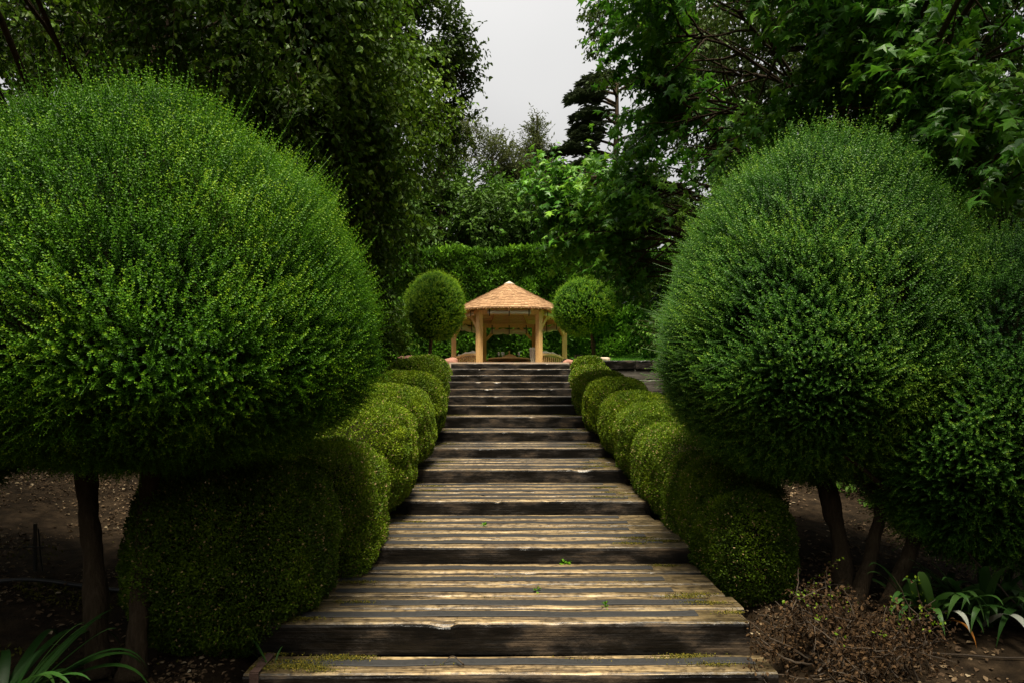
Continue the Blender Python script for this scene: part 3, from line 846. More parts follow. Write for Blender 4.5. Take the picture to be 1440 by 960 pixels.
# ------------------------------------------------------------------ box hedge: one rounded shrub after another along both sides of the steps
def box_shrub(x, d, zc, rx, ry, rz, label, grp, e=2.7, dead=.02, bright=0.0):
    c = np.array([x, d, EYE + zc]); r = np.array([rx, ry, rz])
    leaf = max(.015, .0023 * d)
    area = 4 * math.pi * ((rx * ry) ** 1.6 / 3 + (rx * rz) ** 1.6 / 3 + (ry * rz) ** 1.6 / 3) ** (1 / 1.6)
    n = int(area * 4.2 / (leaf * leaf * .33))
    dd = sphere_dirs(n)
    S = superell(dd, r, e)
    N = unit(np.sign(S) * np.abs(S / r) ** (e - 1) / r)
    lum = Lumps(int(d * 91) + (1 if x > 0 else 0), 7.0); l2 = Lumps(int(d * 37), 28.0)
    S = S * (1 + .035 * lum(S) + .02 * l2(S))[:, None]
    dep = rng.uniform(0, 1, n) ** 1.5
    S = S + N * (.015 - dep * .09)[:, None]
    keep = l2(S * 1.4) + rng.uniform(-.6, .6, n) > -1.15
    S, N, dep = S[keep], N[keep], dep[keep]; n = len(S)
    D = unit(N * .7 + np.array([0, 0, .35]) + rng.normal(size=(n, 3)) * .6)
    NN = unit(N + rng.normal(size=(n, 3)) * .7)
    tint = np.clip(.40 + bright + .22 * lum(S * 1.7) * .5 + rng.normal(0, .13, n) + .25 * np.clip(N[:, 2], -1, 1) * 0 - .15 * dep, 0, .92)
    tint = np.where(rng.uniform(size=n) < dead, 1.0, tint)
    root = thing('box_shrub', (x, d, float(c[2] - rz)), label, 'box shrub', grp)
    m_ = MB()
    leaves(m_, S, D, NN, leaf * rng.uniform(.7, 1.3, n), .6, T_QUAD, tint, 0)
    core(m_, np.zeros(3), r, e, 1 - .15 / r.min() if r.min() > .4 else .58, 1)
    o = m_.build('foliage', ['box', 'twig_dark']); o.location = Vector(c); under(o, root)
    m_ = MB()
    for q in range(3):
        a = (x + rng.uniform(-.1, .1), d + rng.uniform(-.1, .1), gz_(x, d) - .05)
        m_.tube(wobbly(a, (x + rng.uniform(-.2, .2), d + rng.uniform(-.2, .2), c[2]), 6, .02), np.linspace(.025, .012, 6), 6)
    under(m_.build('stem', 'bark'), root)
LG = 'box shrubs clipped into a hedge beside the big two-stemmed dome'
RG = 'box shrubs clipped into a hedge beside the grey-green dome'
LB = [(-1.60, 3.75, -.82, .53, .50, .53, 'wide dark box shrub at the foot of the hedge, under the big two-stemmed dome', 2.7, .03, -.12),
      (-1.40, 4.62, -.72, .46, .46, .50, 'tall narrow box shrub second from the foot, beside the big two-stemmed dome', 4.0, .05, .03),
      (-1.36, 5.75, -.42, .47, .66, .48, 'bright yellow-green box shrub third from the foot on the big two-stemmed dome side', 3.4, .04, .10),
      (-1.36, 7.25, -.19, .47, .72, .45, 'rounded box shrub fourth from the foot on the big two-stemmed dome side', 3.2, .03, .10),
      (-1.38, 8.8, .06, .47, .72, .44, 'rounded mossy box shrub fifth from the foot on the big two-stemmed dome side', 3.0, .02, .08),
      (-1.48, 10.4, .34, .46, .8, .44, 'olive green box shrub next to last before the red stone at the top', 3.0, .02, .02),
      (-1.66, 13.0, .58, .46, .9, .46, 'dull olive box shrub topmost below the red stone', 3.0, .03, -.05)]
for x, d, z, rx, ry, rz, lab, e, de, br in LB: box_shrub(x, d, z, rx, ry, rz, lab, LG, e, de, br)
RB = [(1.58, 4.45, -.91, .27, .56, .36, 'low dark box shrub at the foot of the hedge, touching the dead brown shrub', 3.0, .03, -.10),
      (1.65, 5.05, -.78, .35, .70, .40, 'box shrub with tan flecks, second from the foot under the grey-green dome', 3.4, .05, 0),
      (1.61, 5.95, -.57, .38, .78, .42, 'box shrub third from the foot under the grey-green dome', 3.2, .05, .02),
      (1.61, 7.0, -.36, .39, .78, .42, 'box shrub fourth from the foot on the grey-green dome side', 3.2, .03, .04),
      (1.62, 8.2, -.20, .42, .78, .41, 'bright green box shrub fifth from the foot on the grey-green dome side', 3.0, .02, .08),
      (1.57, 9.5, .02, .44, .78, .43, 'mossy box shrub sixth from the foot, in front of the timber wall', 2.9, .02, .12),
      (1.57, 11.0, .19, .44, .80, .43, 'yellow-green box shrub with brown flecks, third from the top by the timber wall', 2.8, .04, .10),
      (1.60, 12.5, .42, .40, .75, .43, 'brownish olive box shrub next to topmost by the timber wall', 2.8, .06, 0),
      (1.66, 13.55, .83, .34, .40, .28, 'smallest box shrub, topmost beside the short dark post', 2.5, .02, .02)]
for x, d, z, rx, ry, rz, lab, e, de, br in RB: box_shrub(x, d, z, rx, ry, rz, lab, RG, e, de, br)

# ------------------------------------------------------------------ trees with leaf sprays
def tree(name, label, base, blobs, leafmat, tmpl, leaf, w, per=9, dens=1.0, spray=.5, bark='bark', tr=.2, group=None, droop=.35, gap=-.45, trunk_top=None,
         gapf=1.6, cat='tree', twig=.004, shell=.45, stems=None, hang=.6, tsd=.16, tint0=.42, limbs=True):
    root = thing(name, base, label, cat, group)
    base = np.array(base, float)
    C_ = np.array([b[0] for b in blobs], float); Rr = np.array([b[1] for b in blobs], float)
    m_ = MB()
    stems = stems or [(base, trunk_top if trunk_top is not None else np.array([base[0], base[1], C_[:, 2].max()]), tr)]
    allp = []
    for a, b, r0 in stems:
        P = wobbly(a, b, 16, .06); rad = np.linspace(r0, r0 * .3, 16); rad[:2] *= [1.4, 1.15]
        m_.tube(P, rad, 10); allp.append((P, rad))
    if limbs:
        for c, r in zip(C_, Rr):
            P, rad = allp[int(np.argmin([np.abs(p[0][:, :2] - c[:2]).sum(1).min() for p in allp]))]
            q = int(np.argmin(np.abs(P[:, 2] - (c[2] - np.linalg.norm(P[:, :2] - c[:2], axis=1).min() * .5))))
            lp = wobbly(P[q], c, 10, .05, bend=(0, 0, .12 * np.linalg.norm(c - P[q])))
            m_.tube(lp, np.linspace(rad[q] * .22, .012, 10), 7)
            for s_ in range(7):
                tgt = c + sphere_dirs(1)[0] * r * .75
                m_.tube(wobbly(lp[random.randint(4, 9)], tgt, 7, .05), np.linspace(.018, .005, 7), 5)
    under(m_.build('trunk', bark, smooth=True), root)
    f_ = MB()
    lum = Lumps(len(label) + int(abs(base[0]) * 10), gapf)
    la = leaf * leaf * w * .6
    for c, r in zip(C_, Rr):
        area = 4 * math.pi * ((r[0] * r[1]) ** 1.6 / 3 + (r[0] * r[2]) ** 1.6 / 3 + (r[1] * r[2]) ** 1.6 / 3) ** (1 / 1.6)
        n = int(area * 1.5 * dens / la / per)
        d = sphere_dirs(n)
        rad = shell + (1 - shell) * rng.uniform(0, 1, n) ** .6
        S = d * r * rad[:, None] * (1 + .16 * Lumps(int(c[0] * 31) % 997, 2.2)(d * 1.5))[:, None] + c
        keep = lum(S) > gap
        S, d = S[keep], d[keep]; n = len(S)
        if not n: continue
        T = unit(d * .8 + rng.normal(size=(n, 3)) * .45 + np.array([0, 0, -droop]))
        ln = spray * rng.uniform(.6, 1.3, n)
        ribs(f_, S - T * (ln * .3)[:, None], S + T * (ln * .75)[:, None], twig, 1)
        side = unit(np.cross(T, np.array([0, 0, 1.]) + rng.normal(size=(n, 3)) * .4))
        tb_ = tint0 + .18 * lum(S * 1.7) + rng.normal(0, .08, n)
        for q in range(per):
            f = (q + .5) / per
            sg = 1 if q % 2 else -1
            P = S + T * (ln * (f - .25))[:, None]
            D = unit(T * .55 + sg * side * .8 + rng.normal(size=(n, 3)) * .35 + np.array([0, 0, -hang]))
            Nn = unit(np.array([0, 0, 1.]) + d * .6 + rng.normal(size=(n, 3)) * .6)
            leaves(f_, P, D, Nn, leaf * rng.uniform(.5, 1.25, n), w, tmpl, np.clip(tb_ + rng.normal(0, tsd, n), 0, 1), 0)
    o = f_.build('crown', [leafmat, bark])
    under(o, root)
    return root

def B3(px, py, d, rx, rz=None, ry=None):
    """a crown lobe centred where the photograph shows it, radii in metres"""
    c = P3(px, py, d)
    return (c, (rx, ry or rx, rz or rx))

# near broad-leaved tree over the big dome: hangs over its far flank; unseen lobes above the camera's side are added to shade the corners
tree('broadleaf_tree', 'large dark broad-leaved tree with oval leaves rising behind the big two-stemmed dome', (-5.6, 9.0, gz_(-5.6, 9)),
     [B3(480, 60, 9.0, 1.15, 1.2), B3(420, 110, 8.0, 1.5, 1.3), B3(545, 160, 10.0, .95, 1.1), B3(500, 230, 9.0, 1.0, 1.0), B3(400, 250, 8.5, 1.3, 1.2), B3(545, 280, 10.0, .7, 1.0),
      B3(490, 370, 9.5, .6, .9), B3(340, 20, 7.5, 1.6, 1.4), B3(430, -60, 8.5, 1.3, 1.3), B3(345, 140, 9.0, 1.0, 1.2), B3(60, 20, 8.0, 1.0, .9), B3(430, 360, 9.5, .9, 1.0), B3(350, -150, 7, 1.8, 1.4), ((-4.3, 3.2, 6.6), (1.5, 1.7, 1.0)), ((-4.4, .8, 6.4), (1.5, 1.6, 1.0)), ((-5.4, 5.0, 6.4), (1.6, 1.6, 1.2)), ((-3.4, 1.6, 5.9), (1.0, 1.2, .7)), ((-3.3, .0, 5.9), (1.0, 1.2, .7))],
     'broad', T_OVATE, .085, .62, per=10, dens=.8, spray=.5, tr=.20, gap=-.55, trunk_top=(-4.2, 8.6, 9.0), hang=.7)
tree('oak_tree', 'tall dark small-leaved tree whose ragged edge cuts into the sky above the dome', (-3.4, 14.5, gz_(-3.4, 14.5)),
     [B3(588, 40, 14, .95, 1.1), B3(640, 75, 14, .55, .62), B3(652, 105, 14.2, .35, .45), B3(600, 130, 14.3, .9, .85), B3(640, 170, 14.5, .55, .6), B3(560, 60, 14, 1.3, 1.3), B3(590, 210, 15, 1.0, .9), B3(550, -40, 14, .9, .9)],
     'oak', T_OVATE, .10, .62, per=9, dens=.75, spray=.45, tr=.22, gap=-.35, gapf=2.6, trunk_top=(-2.6, 14.3, 9.5), hang=.2, droop=.05)
for q, (px, d, lab) in enumerate(((190, 11.5, 'pale-barked birch with the thicker trunk behind the big dome'), (285, 12.5, 'slim pale-barked birch with a leaning dark-marked trunk behind the big dome'), (30, 10.5, 'birch in deep shade furthest from the steps behind the clipped domes'))):
    x = (px - 716) / 900 * d
    tree('birch_tree', lab, (x, d, gz_(x, d)),
         [B3(px + 30, 150, d + 1.6, 1.7, 1.5), B3(px - 70, 60, d + 1.5, 1.7, 1.6), B3(px + 60, -20, d + 1.4, 1.9, 1.6), B3(px - 90, 260, d + .9, 1.6, 1.4), B3(px + 30, 330, d + 1, 1.5, 1.3), B3(px - 20, -140, d - 1, 2.1, 1.6)],
         'oak' if q != 1 else 'broad', T_OVATE, .10, .62, per=9, dens=.62, spray=.5, bark='pale_bark', tr=.17 if q == 0 else .12, gap=-.45, trunk_top=(x + .2, d, 10.5), group='birches behind the big dome', tint0=.32)

tree('sweetgum_tree', 'large sweetgum with glossy star-shaped leaves spreading over the grey-green dome', (4.0, 8.6, gz_(4, 8.6)),
     [B3(930, 45, 8.2, .8, .95), B3(1000, 10, 8.0, 1.2, 1.0), B3(985, 190, 9.4, .6, .55), B3(1010, 110, 8.6, .75, .6), B3(960, 130, 8.4, .95, .85), B3(945, 165, 9.0, .55, .6), B3(1080, 80, 7.6, 1.05, .9), B3(1010, 215, 8.6, .9, .6),
      B3(830, 262, 10.0, .75, .40), B3(915, 262, 9.2, .7, .4), B3(840, 315, 10.0, .80, .50), B3(910, 340, 9.3, .75, .65), B3(795, 325, 10.4, .42, .40), B3(955, 385, 9.6, .5, .5), B3(880, 372, 9.7, .28, .22), B3(775, 255, 10.3, .45, .25), B3(790, 300, 10.3, .5, .4),
      B3(1180, 10, 6.8, 1.2, .9), B3(1290, 60, 6.2, 1.0, .9), B3(1200, 150, 6.6, .95, .55), B3(1310, 190, 6.0, .8, .5), B3(1400, 90, 5.6, .9, .8), B3(1400, 230, 5.4, .5, .35), B3(1340, -60, 6.0, 1.5, 1.0), B3(1060, -80, 7.4, 1.5, 1.0), B3(955, 300, 8.8, .7, .6), ((4.5, 3.6, 6.6), (1.5, 1.7, .9)), ((4.3, 1.2, 6.2), (1.5, 1.6, .9)), ((3.4, 2.2, 6.0), (1.0, 1.1, .7)), ((3.3, .6, 6.0), (1.0, 1.1, .7))],  # closing lobes overhead are out of view, added to shade the corner
     'star', T_STAR, .135, 1.0, per=7, dens=1.15, spray=.55, tr=.19, gap=-.42, gapf=1.9, stems=[(np.array([3.9, 8.6, gz_(3.9, 8.6)]), np.array([4.0, 8.5, 9.2]), .17), (np.array([4.5, 8.8, gz_(4.5, 8.8)]), np.array([4.7, 8.7, 9.2]), .17)], hang=.55, droop=.3, tint0=.5, tsd=.2)
for q, (px, d, lab) in enumerate(((1150, 13, 'shaded woodland tree seen between the two sweetgum stems'), (1330, 11, 'shaded grey-trunked woodland tree behind the sweetgum near the picture edge'), (1000, 16, 'shaded woodland tree behind the sweetgum, closest to the cedar'))):
    x = (px - 716) / 900 * d
    tree('woodland_tree', lab, (x, d, gz_(x, d)),
         [B3(px + 20, 130, d + .5, 1.7, 1.4), B3(px - 80, 30, d + .3, 1.8, 1.5), B3(px + 70, -10, d, 1.9, 1.6), B3(px, 260, d + .9, 1.8, 1.4), B3(px - 60, 360, d + 1, 1.6, 1.4), B3(px + 90, 370, d + 1, 1.5, 1.4)],
         'oak', T_OVATE, .11, .62, per=9, dens=.85, spray=.5, tr=.15, gap=-.3, trunk_top=(x + .2, d, 10.5), group='shaded trees behind the sweetgum', tint0=.36)

# dark shrubs filling the ground behind the domes
def shrub(label, px, py, d, rx, rz, leafmat, leaf, tmpl=T_OVATE, w=.55, dens=.8, group='dark shrubs along the garden edges', tint0=.4):
    c = P3(px, py, d); g0 = gz_(c[0], d)
    return tree('garden_shrub', label, (c[0], d, g0), [(c, (rx, rx * .8, rz)), ((c[0] + rx * .4, d + .3, c[2] - rz * .5), (rx * .9, rx * .7, rz * .7)), ((c[0] - rx * .4, d + .2, (c[2] + g0) / 2), (rx * .9, rx * .7, max(.4, (c[2] - g0) * .55)))],
                leafmat, tmpl, leaf, w, per=8, dens=dens, spray=.32, tr=.05, group=group, cat='shrub', gap=-.7, trunk_top=(c[0], d, c[2]), shell=.3, tint0=tint0, limbs=False)
shrub('dark leafy shrub between the big dome and the small round standard', 512, 440, 11.5, .6, .8, 'broad', .09)
shrub('dark green shrub behind the big dome, below the oval-leaved tree', 440, 400, 13.5, 1.5, 1.3, 'yew', .09)
shrub('shaded shrub deep behind the two pale birch trunks', 200, 420, 13.5, 2.2, 1.8, 'yew', .10)
shrub('shaded shrub furthest out behind the dark cut-off dome', -60, 430, 11.0, 2.2, 1.8, 'yew', .10)
shrub('dark shrub between the grey-green dome and the small standard by the lawn', 945, 440, 16.2, .95, .95, 'star', .12, T_STAR, 1.0)
shrub('shaded shrub behind the grey-green dome', 1080, 420, 12.5, 1.8, 1.5, 'yew', .10)
shrub('shaded shrub behind the low dark dome at the picture edge', 1380, 400, 10.0, 2.0, 1.7, 'yew', .10)
shrub('low dark shrub at the soil behind the leaning stem', 1150, 720, 6.8, 1.0, .5, 'yew', .07)
shrub('low dark shrub under the cut-off dome, above the leaf-strewn soil', -40, 640, 7.5, 1.5, .6, 'yew', .07)

# ------------------------------------------------------------------ laurel hedge behind the gazebo
def laurel():
    y0, x0, x1, h = 27.2, -15.0, 15.0, 5.75
    zb = gz_(0, 27)
    root = thing('laurel_hedge', (0, y0 + 1, zb), 'tall clipped laurel hedge with bright tips behind the gazebo', 'hedge')
    m_ = MB(); lum = Lumps(71, 1.3); l2 = Lumps(72, 4.0)
    n = 62000
    X = np.clip(rng.normal(0, 7, n), x0, x1); Z = rng.uniform(0, h, n); S = np.c_[X, np.full(n, y0), zb + Z]; N = np.tile([0, -1., 0], (n, 1))
    nt_ = 20000
    S2 = np.c_[np.clip(rng.normal(0, 7, nt_), x0, x1), rng.uniform(y0, y0 + 2.0, nt_), np.full(nt_, zb + h)]; N2 = np.tile([0, 0, 1.], (nt_, 1))
    S = np.r_[S, S2]; N = np.r_[N, N2]; n = len(S)
    S[:, 2] += .12 * np.sin(S[:, 0] * .7) * (S[:, 2] > zb + h * .5)
    S = S + N * (.16 * lum(S) + .10 * l2(S) - rng.uniform(0, .25, n))[:, None]
    D = unit(N * .6 + np.array([0, 0, .6]) + rng.normal(size=(n, 3)) * .6)
    NN = unit(N * .8 + np.array([0, 0, .3]) + rng.normal(size=(n, 3)) * .6)
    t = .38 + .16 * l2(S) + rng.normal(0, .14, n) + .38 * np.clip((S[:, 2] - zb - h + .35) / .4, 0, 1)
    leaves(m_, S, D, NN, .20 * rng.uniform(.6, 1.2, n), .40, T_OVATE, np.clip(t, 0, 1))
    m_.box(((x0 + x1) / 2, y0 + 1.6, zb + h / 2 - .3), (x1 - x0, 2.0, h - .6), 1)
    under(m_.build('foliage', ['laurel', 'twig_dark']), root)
    m_ = MB()
    for x in np.linspace(x0 + .5, x1 - .5, 30):
        m_.tube(wobbly((x, y0 + 1, zb), (x + rng.uniform(-.3, .3), y0 + .6, zb + 3), 6, .04), np.linspace(.05, .02, 6), 6)
    under(m_.build('stem', 'bark'), root)
laurel()

# ------------------------------------------------------------------ trees beyond the hedge
zt = gz_(0, 34)
def far_tree(name, label, px, d, blobs, **kw):
    x = (px - 716) / 900 * d
    return tree(name, label, (x, d, gz_(x, d)), [B3(*b) for b in blobs], group=kw.pop('group', None), **kw)
far_tree('yew_tree', 'broad dark evergreen directly behind the laurel hedge, leaning into the view from the dome side', 620, 33, [(630, 300, 33, 2.6, 2.0), (590, 250, 34, 2.6, 2.0), (660, 265, 34, 2.0, 1.6), (700, 310, 32, 2.2, 1.5), (640, 350, 32, 2.6, 1.5), (560, 320, 33, 2.5, 2.5)],
         leafmat='yew', tmpl=T_OVATE, leaf=.24, w=.5, per=8, dens=.9, spray=.7, tr=.3, gap=-.7, gapf=.9, group='trees beyond the laurel hedge', hang=.2)
far_tree('broadleaf_tree', 'low green leafy tree right behind the laurel hedge in the middle of the view', 730, 33.5, [(735, 290, 33, 2.2, 1.6), (770, 300, 34, 1.8, 1.5), (715, 330, 32, 2.0, 1.2), (770, 345, 33, 2.0, 1.2), (820, 300, 35, 2.2, 2.0)],
         leafmat='laurel', tmpl=T_OVATE, leaf=.26, w=.5, per=8, dens=.8, spray=.7, tr=.25, gap=-.65, gapf=1.0, group='trees beyond the laurel hedge', hang=.3, tint0=.33)
far_tree('willow_tree', 'pale feathery tree at the foot of the sky gap beside the ragged dark tree', 690, 38, [(680, 225, 38, 1.3, 1.5), (705, 230, 39, 1.1, 1.3), (655, 215, 38, 1.5, 1.8), (722, 255, 39, 1.2, 1.1)],
         leafmat='feather', tmpl=T_OVATE, leaf=.20, w=.34, per=10, dens=.8, spray=1.0, tr=.2, gap=-.7, gapf=1.4, group='trees beyond the laurel hedge', hang=-.1, droop=-.5, twig=.012)
far_tree('pine_tree', 'small pointed grey-green tree alone in the middle of the sky gap', 755, 40, [(755, 190, 40, .5, 1.0), (755, 220, 40, 1.0, .9), (750, 250, 40, 1.5, .9), (757, 275, 40, 1.8, .9)],
         leafmat='feather', tmpl=T_OVATE, leaf=.20, w=.30, per=10, dens=.9, spray=.9, tr=.2, gap=-.8, gapf=1.4, group='trees beyond the laurel hedge', hang=-.2, droop=-.4, trunk_top=((755 - 716) / 900 * 40, 40, P3(755, 168, 40)[2]), twig=.012, tint0=.35)

def cedar():
    d = 36.0
    base = ((862 - 716) / 900 * d, d, gz_(5.8, d))
    root = thing('cedar_tree', base, 'dark cedar with flat layered branches reaching into the sky gap', 'tree', 'trees beyond the laurel hedge')
    top = P3(870, 105, d)
    m_ = MB(); P = wobbly(base, top, 16, .08); m_.tube(P, np.linspace(.38, .08, 16), 10)
    f_ = MB()
    for q in range(40):
        z = rng.uniform(P3(0, 330, d)[2], P3(0, 118, d)[2])
        frac = (z - P3(0, 330, d)[2]) / (P3(0, 118, d)[2] - P3(0, 330, d)[2])
        a = rng.uniform(0, 2 * math.pi) if q % 2 else rng.uniform(math.pi * .8, math.pi * 1.25)
        ln = (4.3 - 1.9 * frac ** 1.5) * rng.uniform(.75, 1.15)
        st_ = np.array([np.interp(z, P[:, 2], P[:, 0]), np.interp(z, P[:, 2], P[:, 1]), z])
        en = st_ + np.array([math.cos(a) * ln, math.sin(a) * ln, rng.uniform(-.1, .35)])
        bp_ = wobbly(st_, en, 9, .04, bend=(0, 0, .25)); bp_[-3:, 2] -= np.array([.03, .10, .22])
        m_.tube(bp_, np.linspace(.09, .02, 9), 6)
        n = int(520 * ln / 3)
        t = rng.uniform(.2, 1.0, n) ** .8
        c = np.stack([np.interp(t, np.linspace(0, 1, 9), bp_[:, k_]) for k_ in range(3)], 1)
        side = np.array([-math.sin(a), math.cos(a), 0])
        wd = .75 * np.sin(np.clip(t * 1.05, 0, 1) * math.pi * .8 + .25)
        c = c + side * (rng.normal(0, .55, n) * wd)[:, None] + np.array([0, 0, 1.]) * rng.normal(.02, .06, n)[:, None]
        D = unit(np.array([math.cos(a), math.sin(a), .1]) + side * rng.normal(0, .7, n)[:, None] + rng.normal(size=(n, 3)) * .2 + np.array([0, 0, -.12]))
        leaves(f_, c, D, unit(np.array([0, 0, 1.]) + rng.normal(size=(n, 3)) * .35), .34 * rng.uniform(.6, 1.3, n), .28, T_OVATE, rng.uniform(.1, .8, n))
    under(m_.build('trunk', 'bark', smooth=True), root)
    under(f_.build('crown', 'cedar'), root)
cedar()

# far wood closing the view; unseen arc behind the camera blocks low sky
def woodland():
    m_ = MB(); n = 90000
    a = rng.uniform(0, 2 * math.pi, n)
    rad = rng.uniform(42, 52, n)
    x = rad * np.cos(a); y = rad * np.sin(a) + 6
    hm = 9.5 + 2.2 * np.sin(a * 9) + 1.4 * np.sin(a * 23 + 1)
    front = np.abs(np.arctan2(x, y)) < .16
    hm = np.where(front, 15.5 + .7 * np.sin(a * 40), hm + 9)
    z = gz_(0, 40) - 1.5 + rng.uniform(0, 1, n) ** .8 * hm
    P = np.c_[x, y, z]
    leaves(m_, P, unit(rng.normal(size=(n, 3)) + np.array([0, 0, -.3])), unit(rng.normal(size=(n, 3)) + np.array([0, 0, 1.2])), rng.uniform(.5, 1.2, n), .55, T_OVATE, np.clip(.4 + .2 * Lumps(5, .5)(P) + rng.normal(0, .12, n), 0, 1))
    tag(m_.build('far_woodland', 'yew'), 'distant dark green woodland closing the view behind the garden', 'woodland', kind='stuff')
woodland()

# ------------------------------------------------------------------ strap-leaved plants
def strap_plant(name, label, base, n, L, W, leafmat, spread=1.0, group=None, extra=None, droop=1.0):
    root = thing(name, base, label, 'plant', group)
    b = np.array(base, float)
    def blade(m_, a, l, w, lift, dr):
        k_ = 14
        t = np.linspace(0, 1, k_)
        hz = l * (np.sin(t * 1.5) * lift * .7 + t * .25) ; vz = l * (t * (1.15 - .35 * lift) - dr * .75 * t ** 2.4)
        dirn = np.array([math.cos(a), math.sin(a), 0]); sd_ = np.array([-math.sin(a), math.cos(a), 0])
        ctr = b + dirn * (.03 + hz[:, None]) + np.array([0, 0, 1.]) * vz[:, None] + sd_ * (.04 * np.sin(t * 3 + a * 5) * l)[:, None]
        ww = w * np.clip(np.sin(np.clip(t * .92 + .12, 0, 1) * math.pi) ** .6, .03, 1) * (1 - .3 * t)
        V = np.stack([ctr - sd_ * ww[:, None] + np.array([0, 0, .25]) * ww[:, None], ctr, ctr + sd_ * ww[:, None] + np.array([0, 0, .25]) * ww[:, None]], 1).reshape(-1, 3)
        i = np.arange(k_ - 1)[:, None] * 3; j = np.arange(2)[None]
        m_.add(V, np.stack([i + j, i + j + 1, i + 3 + j + 1, i + 3 + j], -1).reshape(-1, 4), 0, random.uniform(.1, .9))
    m_ = MB()
    for q in range(n):
        blade(m_, random.uniform(0, 2 * math.pi), L * random.uniform(.6, 1.15), W * random.uniform(.7, 1.2), random.uniform(.25, 1.0) * spread, random.uniform(.5, 1.1) * droop)
    under(m_.build('foliage', leafmat, smooth=True), root)
    for mt, a, l, w, lift, dr in (extra or []):
        m_ = MB(); blade(m_, a, l, w, lift, dr)
        o = under(m_.build('leaf', mt, smooth=True), root)
        o['label'] = {'pale': 'pale undersided leaf', 'orange': 'withered orange leaf'}[mt]
    return root
strap_plant('agapanthus_plant', 'dark clump of long arching strap leaves on the soil beside the black hose', (-2.25, 2.78, gz_(-2.25, 2.78)), 60, .72, .021, 'strap', 1.0)
for x, y, n, lab, ex in ((2.36, 3.62, 26, 'broad strappy clump with one withered orange leaf beside the dark stems', [('orange', 4.9, .30, .015, 1.0, 1.2), ('pale', 4.8, .40, .028, .6, 1.1)]),
                         (2.66, 3.58, 30, 'broad strappy clump with pale leaves hanging under the low dark dome', [('pale', 4.6, .48, .030, .7, 1.15), ('pale', 5.2, .45, .034, .6, 1.0)]),
                         (2.96, 3.55, 30, 'broad strappy clump furthest from the steps, at the picture edge', [('pale', 4.2, .48, .034, .6, 1.0)])):
    strap_plant('strappy_plant', lab, (x, y, gz_(x, y)), int(n * 1.6), .56, .030, 'strap_broad', .8, 'broad strappy clumps under the low dark dome', ex, 1.1)

# ------------------------------------------------------------------ dead shrub by the foot of the steps
def dead_shrub():
    c = np.array([1.72, 3.25, gz_(1.72, 3.25)])
    root = thing('dead_shrub', c, 'dead brown twiggy shrub with a few green sprigs at the foot of the steps', 'shrub')
    tw, lf, gr = MB(), MB(), MB()
    ends = []
    for q in range(55):
        d = sphere_dirs(1)[0]; d[2] = abs(d[2]) * .8 + .1
        a = c + np.array([rng.uniform(-.2, .25), rng.uniform(-.2, .3), 0])
        b = a + d * np.array([.42, .32, .43]) * rng.uniform(.6, 1.1)
        P = wobbly(a, b, 9, .035); tw.tube(P, np.linspace(.006, .0018, 9), 5, tint=.5)
        for s_ in range(6):
            p = P[random.randint(3, 8)]; e = p + sphere_dirs(1)[0] * rng.uniform(.06, .2)
            Q = wobbly(p, e, 5, .016); tw.tube(Q, np.linspace(.003, .001, 5), 4); ends.append(Q)
    E_ = np.concatenate(ends); n = len(E_)
    sel = rng.uniform(size=n) < .6
    for s_ in range(7):
        P = E_[sel] + rng.normal(size=(sel.sum(), 3)) * .02
        low = P[:, 2] < c[2] + .42
        P = P[low]
        leaves(lf, P, unit(rng.normal(size=(len(P), 3))), unit(rng.normal(size=(len(P), 3))), .022 * rng.uniform(.6, 1.2, len(P)), .6, T_OVATE, rng.uniform(0, 1, len(P)))
    under(tw.build('twigs', 'twig'), root); under(lf.build('withered_leaves', 'dead'), root)
    gs_ = E_[(rng.uniform(size=n) < .25)]
    gs_ = gs_[(np.abs(gs_[:, 2] - c[2] - .38) < .12)]
    for s_ in range(5):
        P = gs_ + rng.normal(size=gs_.shape) * .018
        leaves(gr, P, unit(rng.normal(size=P.shape) + np.array([0, 0, .5])), unit(rng.normal(size=P.shape) + np.array([0, -.5, 1])), .018 * rng.uniform(.7, 1.2, len(P)), .6, T_QUAD, rng.uniform(.2, .6, len(P)))
    under(gr.build('green_foliage', 'box'), root)
dead_shrub()

# ------------------------------------------------------------------ small things
m_ = MB()
hp = np.array([(x, y, gz_(x, y) + .02) for x, y in zip(np.linspace(-3.6, -2.2, 26), 3.75 + .12 * np.sin(np.linspace(0, 3.2, 26)) + np.linspace(0, .35, 26))])
m_.tube(hp, .014, 8)
tag(m_.build('garden_hose', 'black', smooth=True), 'black irrigation hose lying on the soil behind the strap-leaved clump', 'hose')
st = thing('garden_stake', (-3.1, 4.2, gz_(-3.1, 4.2)), 'thin black garden stake with a crossbar standing in leaf-strewn soil', 'stake')
m_ = MB(); m_.box((0, 0, .14), (.016, .016, .34)); m_.build('upright', 'black', st)
m_ = MB(); m_.box((0, -.012, .16), (.13, .008, .010)); m_.build('crossbar', 'black', st)
m_ = MB(); m_.tube(wobbly((.02, 0, .28), (.05, 0, 0), 6, .004), .005, 6); m_.build('drip_tube', 'black', st)

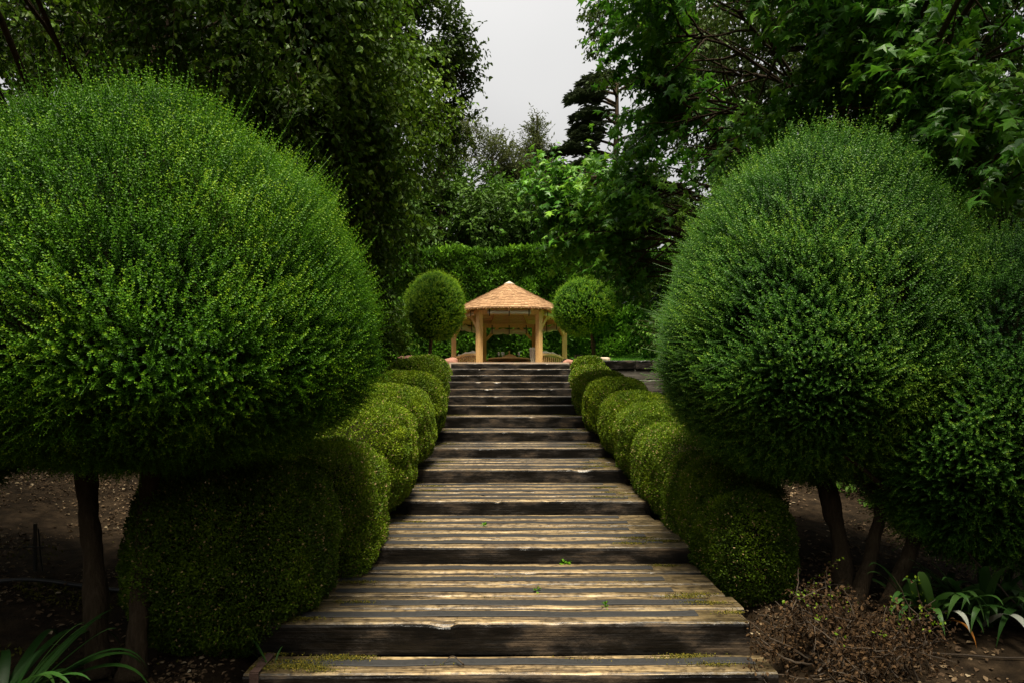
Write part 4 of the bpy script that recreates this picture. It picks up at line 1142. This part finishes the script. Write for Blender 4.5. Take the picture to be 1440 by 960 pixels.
def tread_z(y):
    for s in range(len(NOSE) - 1, -1, -1):
        if y >= NOSE[s][0]: return EYE + NOSE[s][1] + SLOPE * (y - NOSE[s][0])
    return 0
m_ = MB()
t = np.linspace(0, 1, 14)
P = np.c_[-.335 + .105 * t, 3.26 + .02 * np.sin(t * 5), tread_z(3.26) + .010 + .028 * np.sin(t * math.pi)]
m_.tube(P, np.linspace(.002, .0045, 14), 6)
tag(m_.build('dried_stem', 'twig', smooth=True), 'curled pale dried stem lying on the lowest step', 'stem')
def weed(x, y, label, n=12, L=.022):
    z = tread_z(y)
    m_ = MB()
    d = unit(rng.normal(size=(n, 3)) + np.array([0, 0, .8]))
    leaves(m_, np.tile([x, y, z], (n, 1)) + d * .01, d, unit(rng.normal(size=(n, 3)) + np.array([0, 0, 1])), L * rng.uniform(.6, 1.2, n), .42, T_OVATE, rng.uniform(.3, .9, n))
    ribs(m_, np.tile([x, y, z - .005], (n, 1)), np.tile([x, y, z], (n, 1)) + d * .012, .0015, 0)
    return tag(m_.build('weed', 'topiary', origin=(x, y, z)), label, 'weed', 'weeds sprouting on the steps')
weed(.40, 4.56, 'flat dark weed against the riser of the third step', 18, .038)
weed(.17, 3.95, 'small bright weed in the middle of the second step from the foot')
weed(.55, 3.66, 'tiny weed in a joint near the front of the second step', 10, .025)
weed(-.21, 5.3, 'small weed on the third step a little to the dome side', 12, .03)
strap_plant('grass_sprout', 'sprout of three thin green blades at the end of the lowest step', (-1.20, 3.27, tread_z(3.27) - .005), 4, .20, .006, 'strap', .8, None, None, .8)
m_ = MB()
m_.tube(wobbly((2.55, 3.55, gz_(2.55, 3.55) + .42), (2.78, 3.45, gz_(2.78, 3.45) + .12), 8, .008), .005, 6)
tag(m_.build('fallen_twig', 'twig'), 'slanting dry twig caught in the broad strappy leaves', 'twig', 'dry twigs near the strappy clumps')
m_ = MB()
m_.tube(wobbly((2.18, 3.35, gz_(2.18, 3.35) + .015), (2.62, 3.2, gz_(2.62, 3.2) + .015), 9, .008), .004, 6)
tag(m_.build('fallen_twig', 'twig'), 'long dry twig lying flat on the bare soil', 'twig', 'dry twigs near the strappy clumps')

# ------------------------------------------------------------------ stuff: litter, moss, lawn grass
def litter():
    m_ = MB(); n = 15000
    n = 70000; x = np.concatenate([rng.uniform(-8, -1.3, n), rng.uniform(1.4, 6, n // 2)]); n = len(x)
    y = 2.0 + rng.uniform(0, 1, n) ** 1.5 * 9
    k_ = Lumps(17, 2.6)(np.c_[x, y, y * 0]) + .5 * Lumps(18, 9)(np.c_[x, y, y * 0]) + rng.uniform(-.7, .7, n) > -.25
    x, y = x[k_], y[k_]; n = len(x)
    P = np.c_[x, y, ground_z(x, y) + rng.uniform(.002, .018, n)]
    leaves(m_, P, unit(rng.normal(size=(n, 3)) * np.array([1, 1, .35])), unit(np.array([0, 0, 1.]) + rng.normal(size=(n, 3)) * .35), rng.uniform(.008, .040, n), .6, T_OVATE, rng.beta(1.0, 3.2, n))
    tag(m_.build('leaf_litter', 'litter'), 'small dry leaves scattered over the soil', 'leaf litter', kind='stuff')
litter()
def moss():
    m_ = MB(); PP = []
    for s in range(0, 8):
        d, zr = NOSE[s]; d1 = NOSE[s + 1][0]
        for q in range(15):
            sx = random.choice((-1, 1)) * random.uniform(.75, 1.3) if q < 12 else random.uniform(-1.1, 1.1)
            y = random.uniform(d + .02, d1 - .01)
            k_ = random.randint(150, 700) if q < 12 else 30
            PP.append(np.c_[sx + rng.normal(0, .07, k_), y + rng.normal(0, .014, k_), np.zeros(k_)])
    P = np.concatenate(PP); P = P[np.abs(P[:, 0]) < 1.3]
    P[:, 2] = [tread_z(y) for y in P[:, 1]]
    P[:, 2] += .004
    n = len(P)
    leaves(m_, P, unit(rng.normal(size=(n, 3)) + np.array([0, 0, .3])), unit(rng.normal(size=(n, 3)) + np.array([0, 0, 1.])), rng.uniform(.004, .010, n), .8, T_QUAD, rng.uniform(0, 1, n))
    # moss on the soil beside the hose
    n = 5000; x = rng.normal(-3.0, .55, n); y = rng.normal(3.9, .35, n); k_ = Lumps(8, 5)(np.c_[x, y, y * 0]) > .1; x, y = x[k_], y[k_]; n = len(x)
    leaves(m_, np.c_[x, y, ground_z(x, y) + .006], unit(rng.normal(size=(n, 3)) + np.array([0, 0, .5])), unit(rng.normal(size=(n, 3)) + np.array([0, 0, 1.])), rng.uniform(.012, .03, n), .6, T_QUAD, rng.uniform(0, .6, n))
    tag(m_.build('moss', 'moss'), 'yellow-green moss in patches on the steps and soil', 'moss', kind='stuff')
moss()
def grass():
    m_ = MB(); n = 26000
    x = rng.uniform(1.8, 9, n); y = rng.uniform(14.4, 21, n)
    leaves(m_, np.c_[x, y, ground_z(x, y) + .015], unit(rng.normal(size=(n, 3)) * .4 + np.array([0, 0, 1.])), unit(rng.normal(size=(n, 3))), rng.uniform(.04, .09, n), .14, T_QUAD, rng.uniform(0, 1, n))
    tag(m_.build('grass', 'grass'), 'short green grass blades of the terrace lawn', 'grass', kind='stuff')
grass()
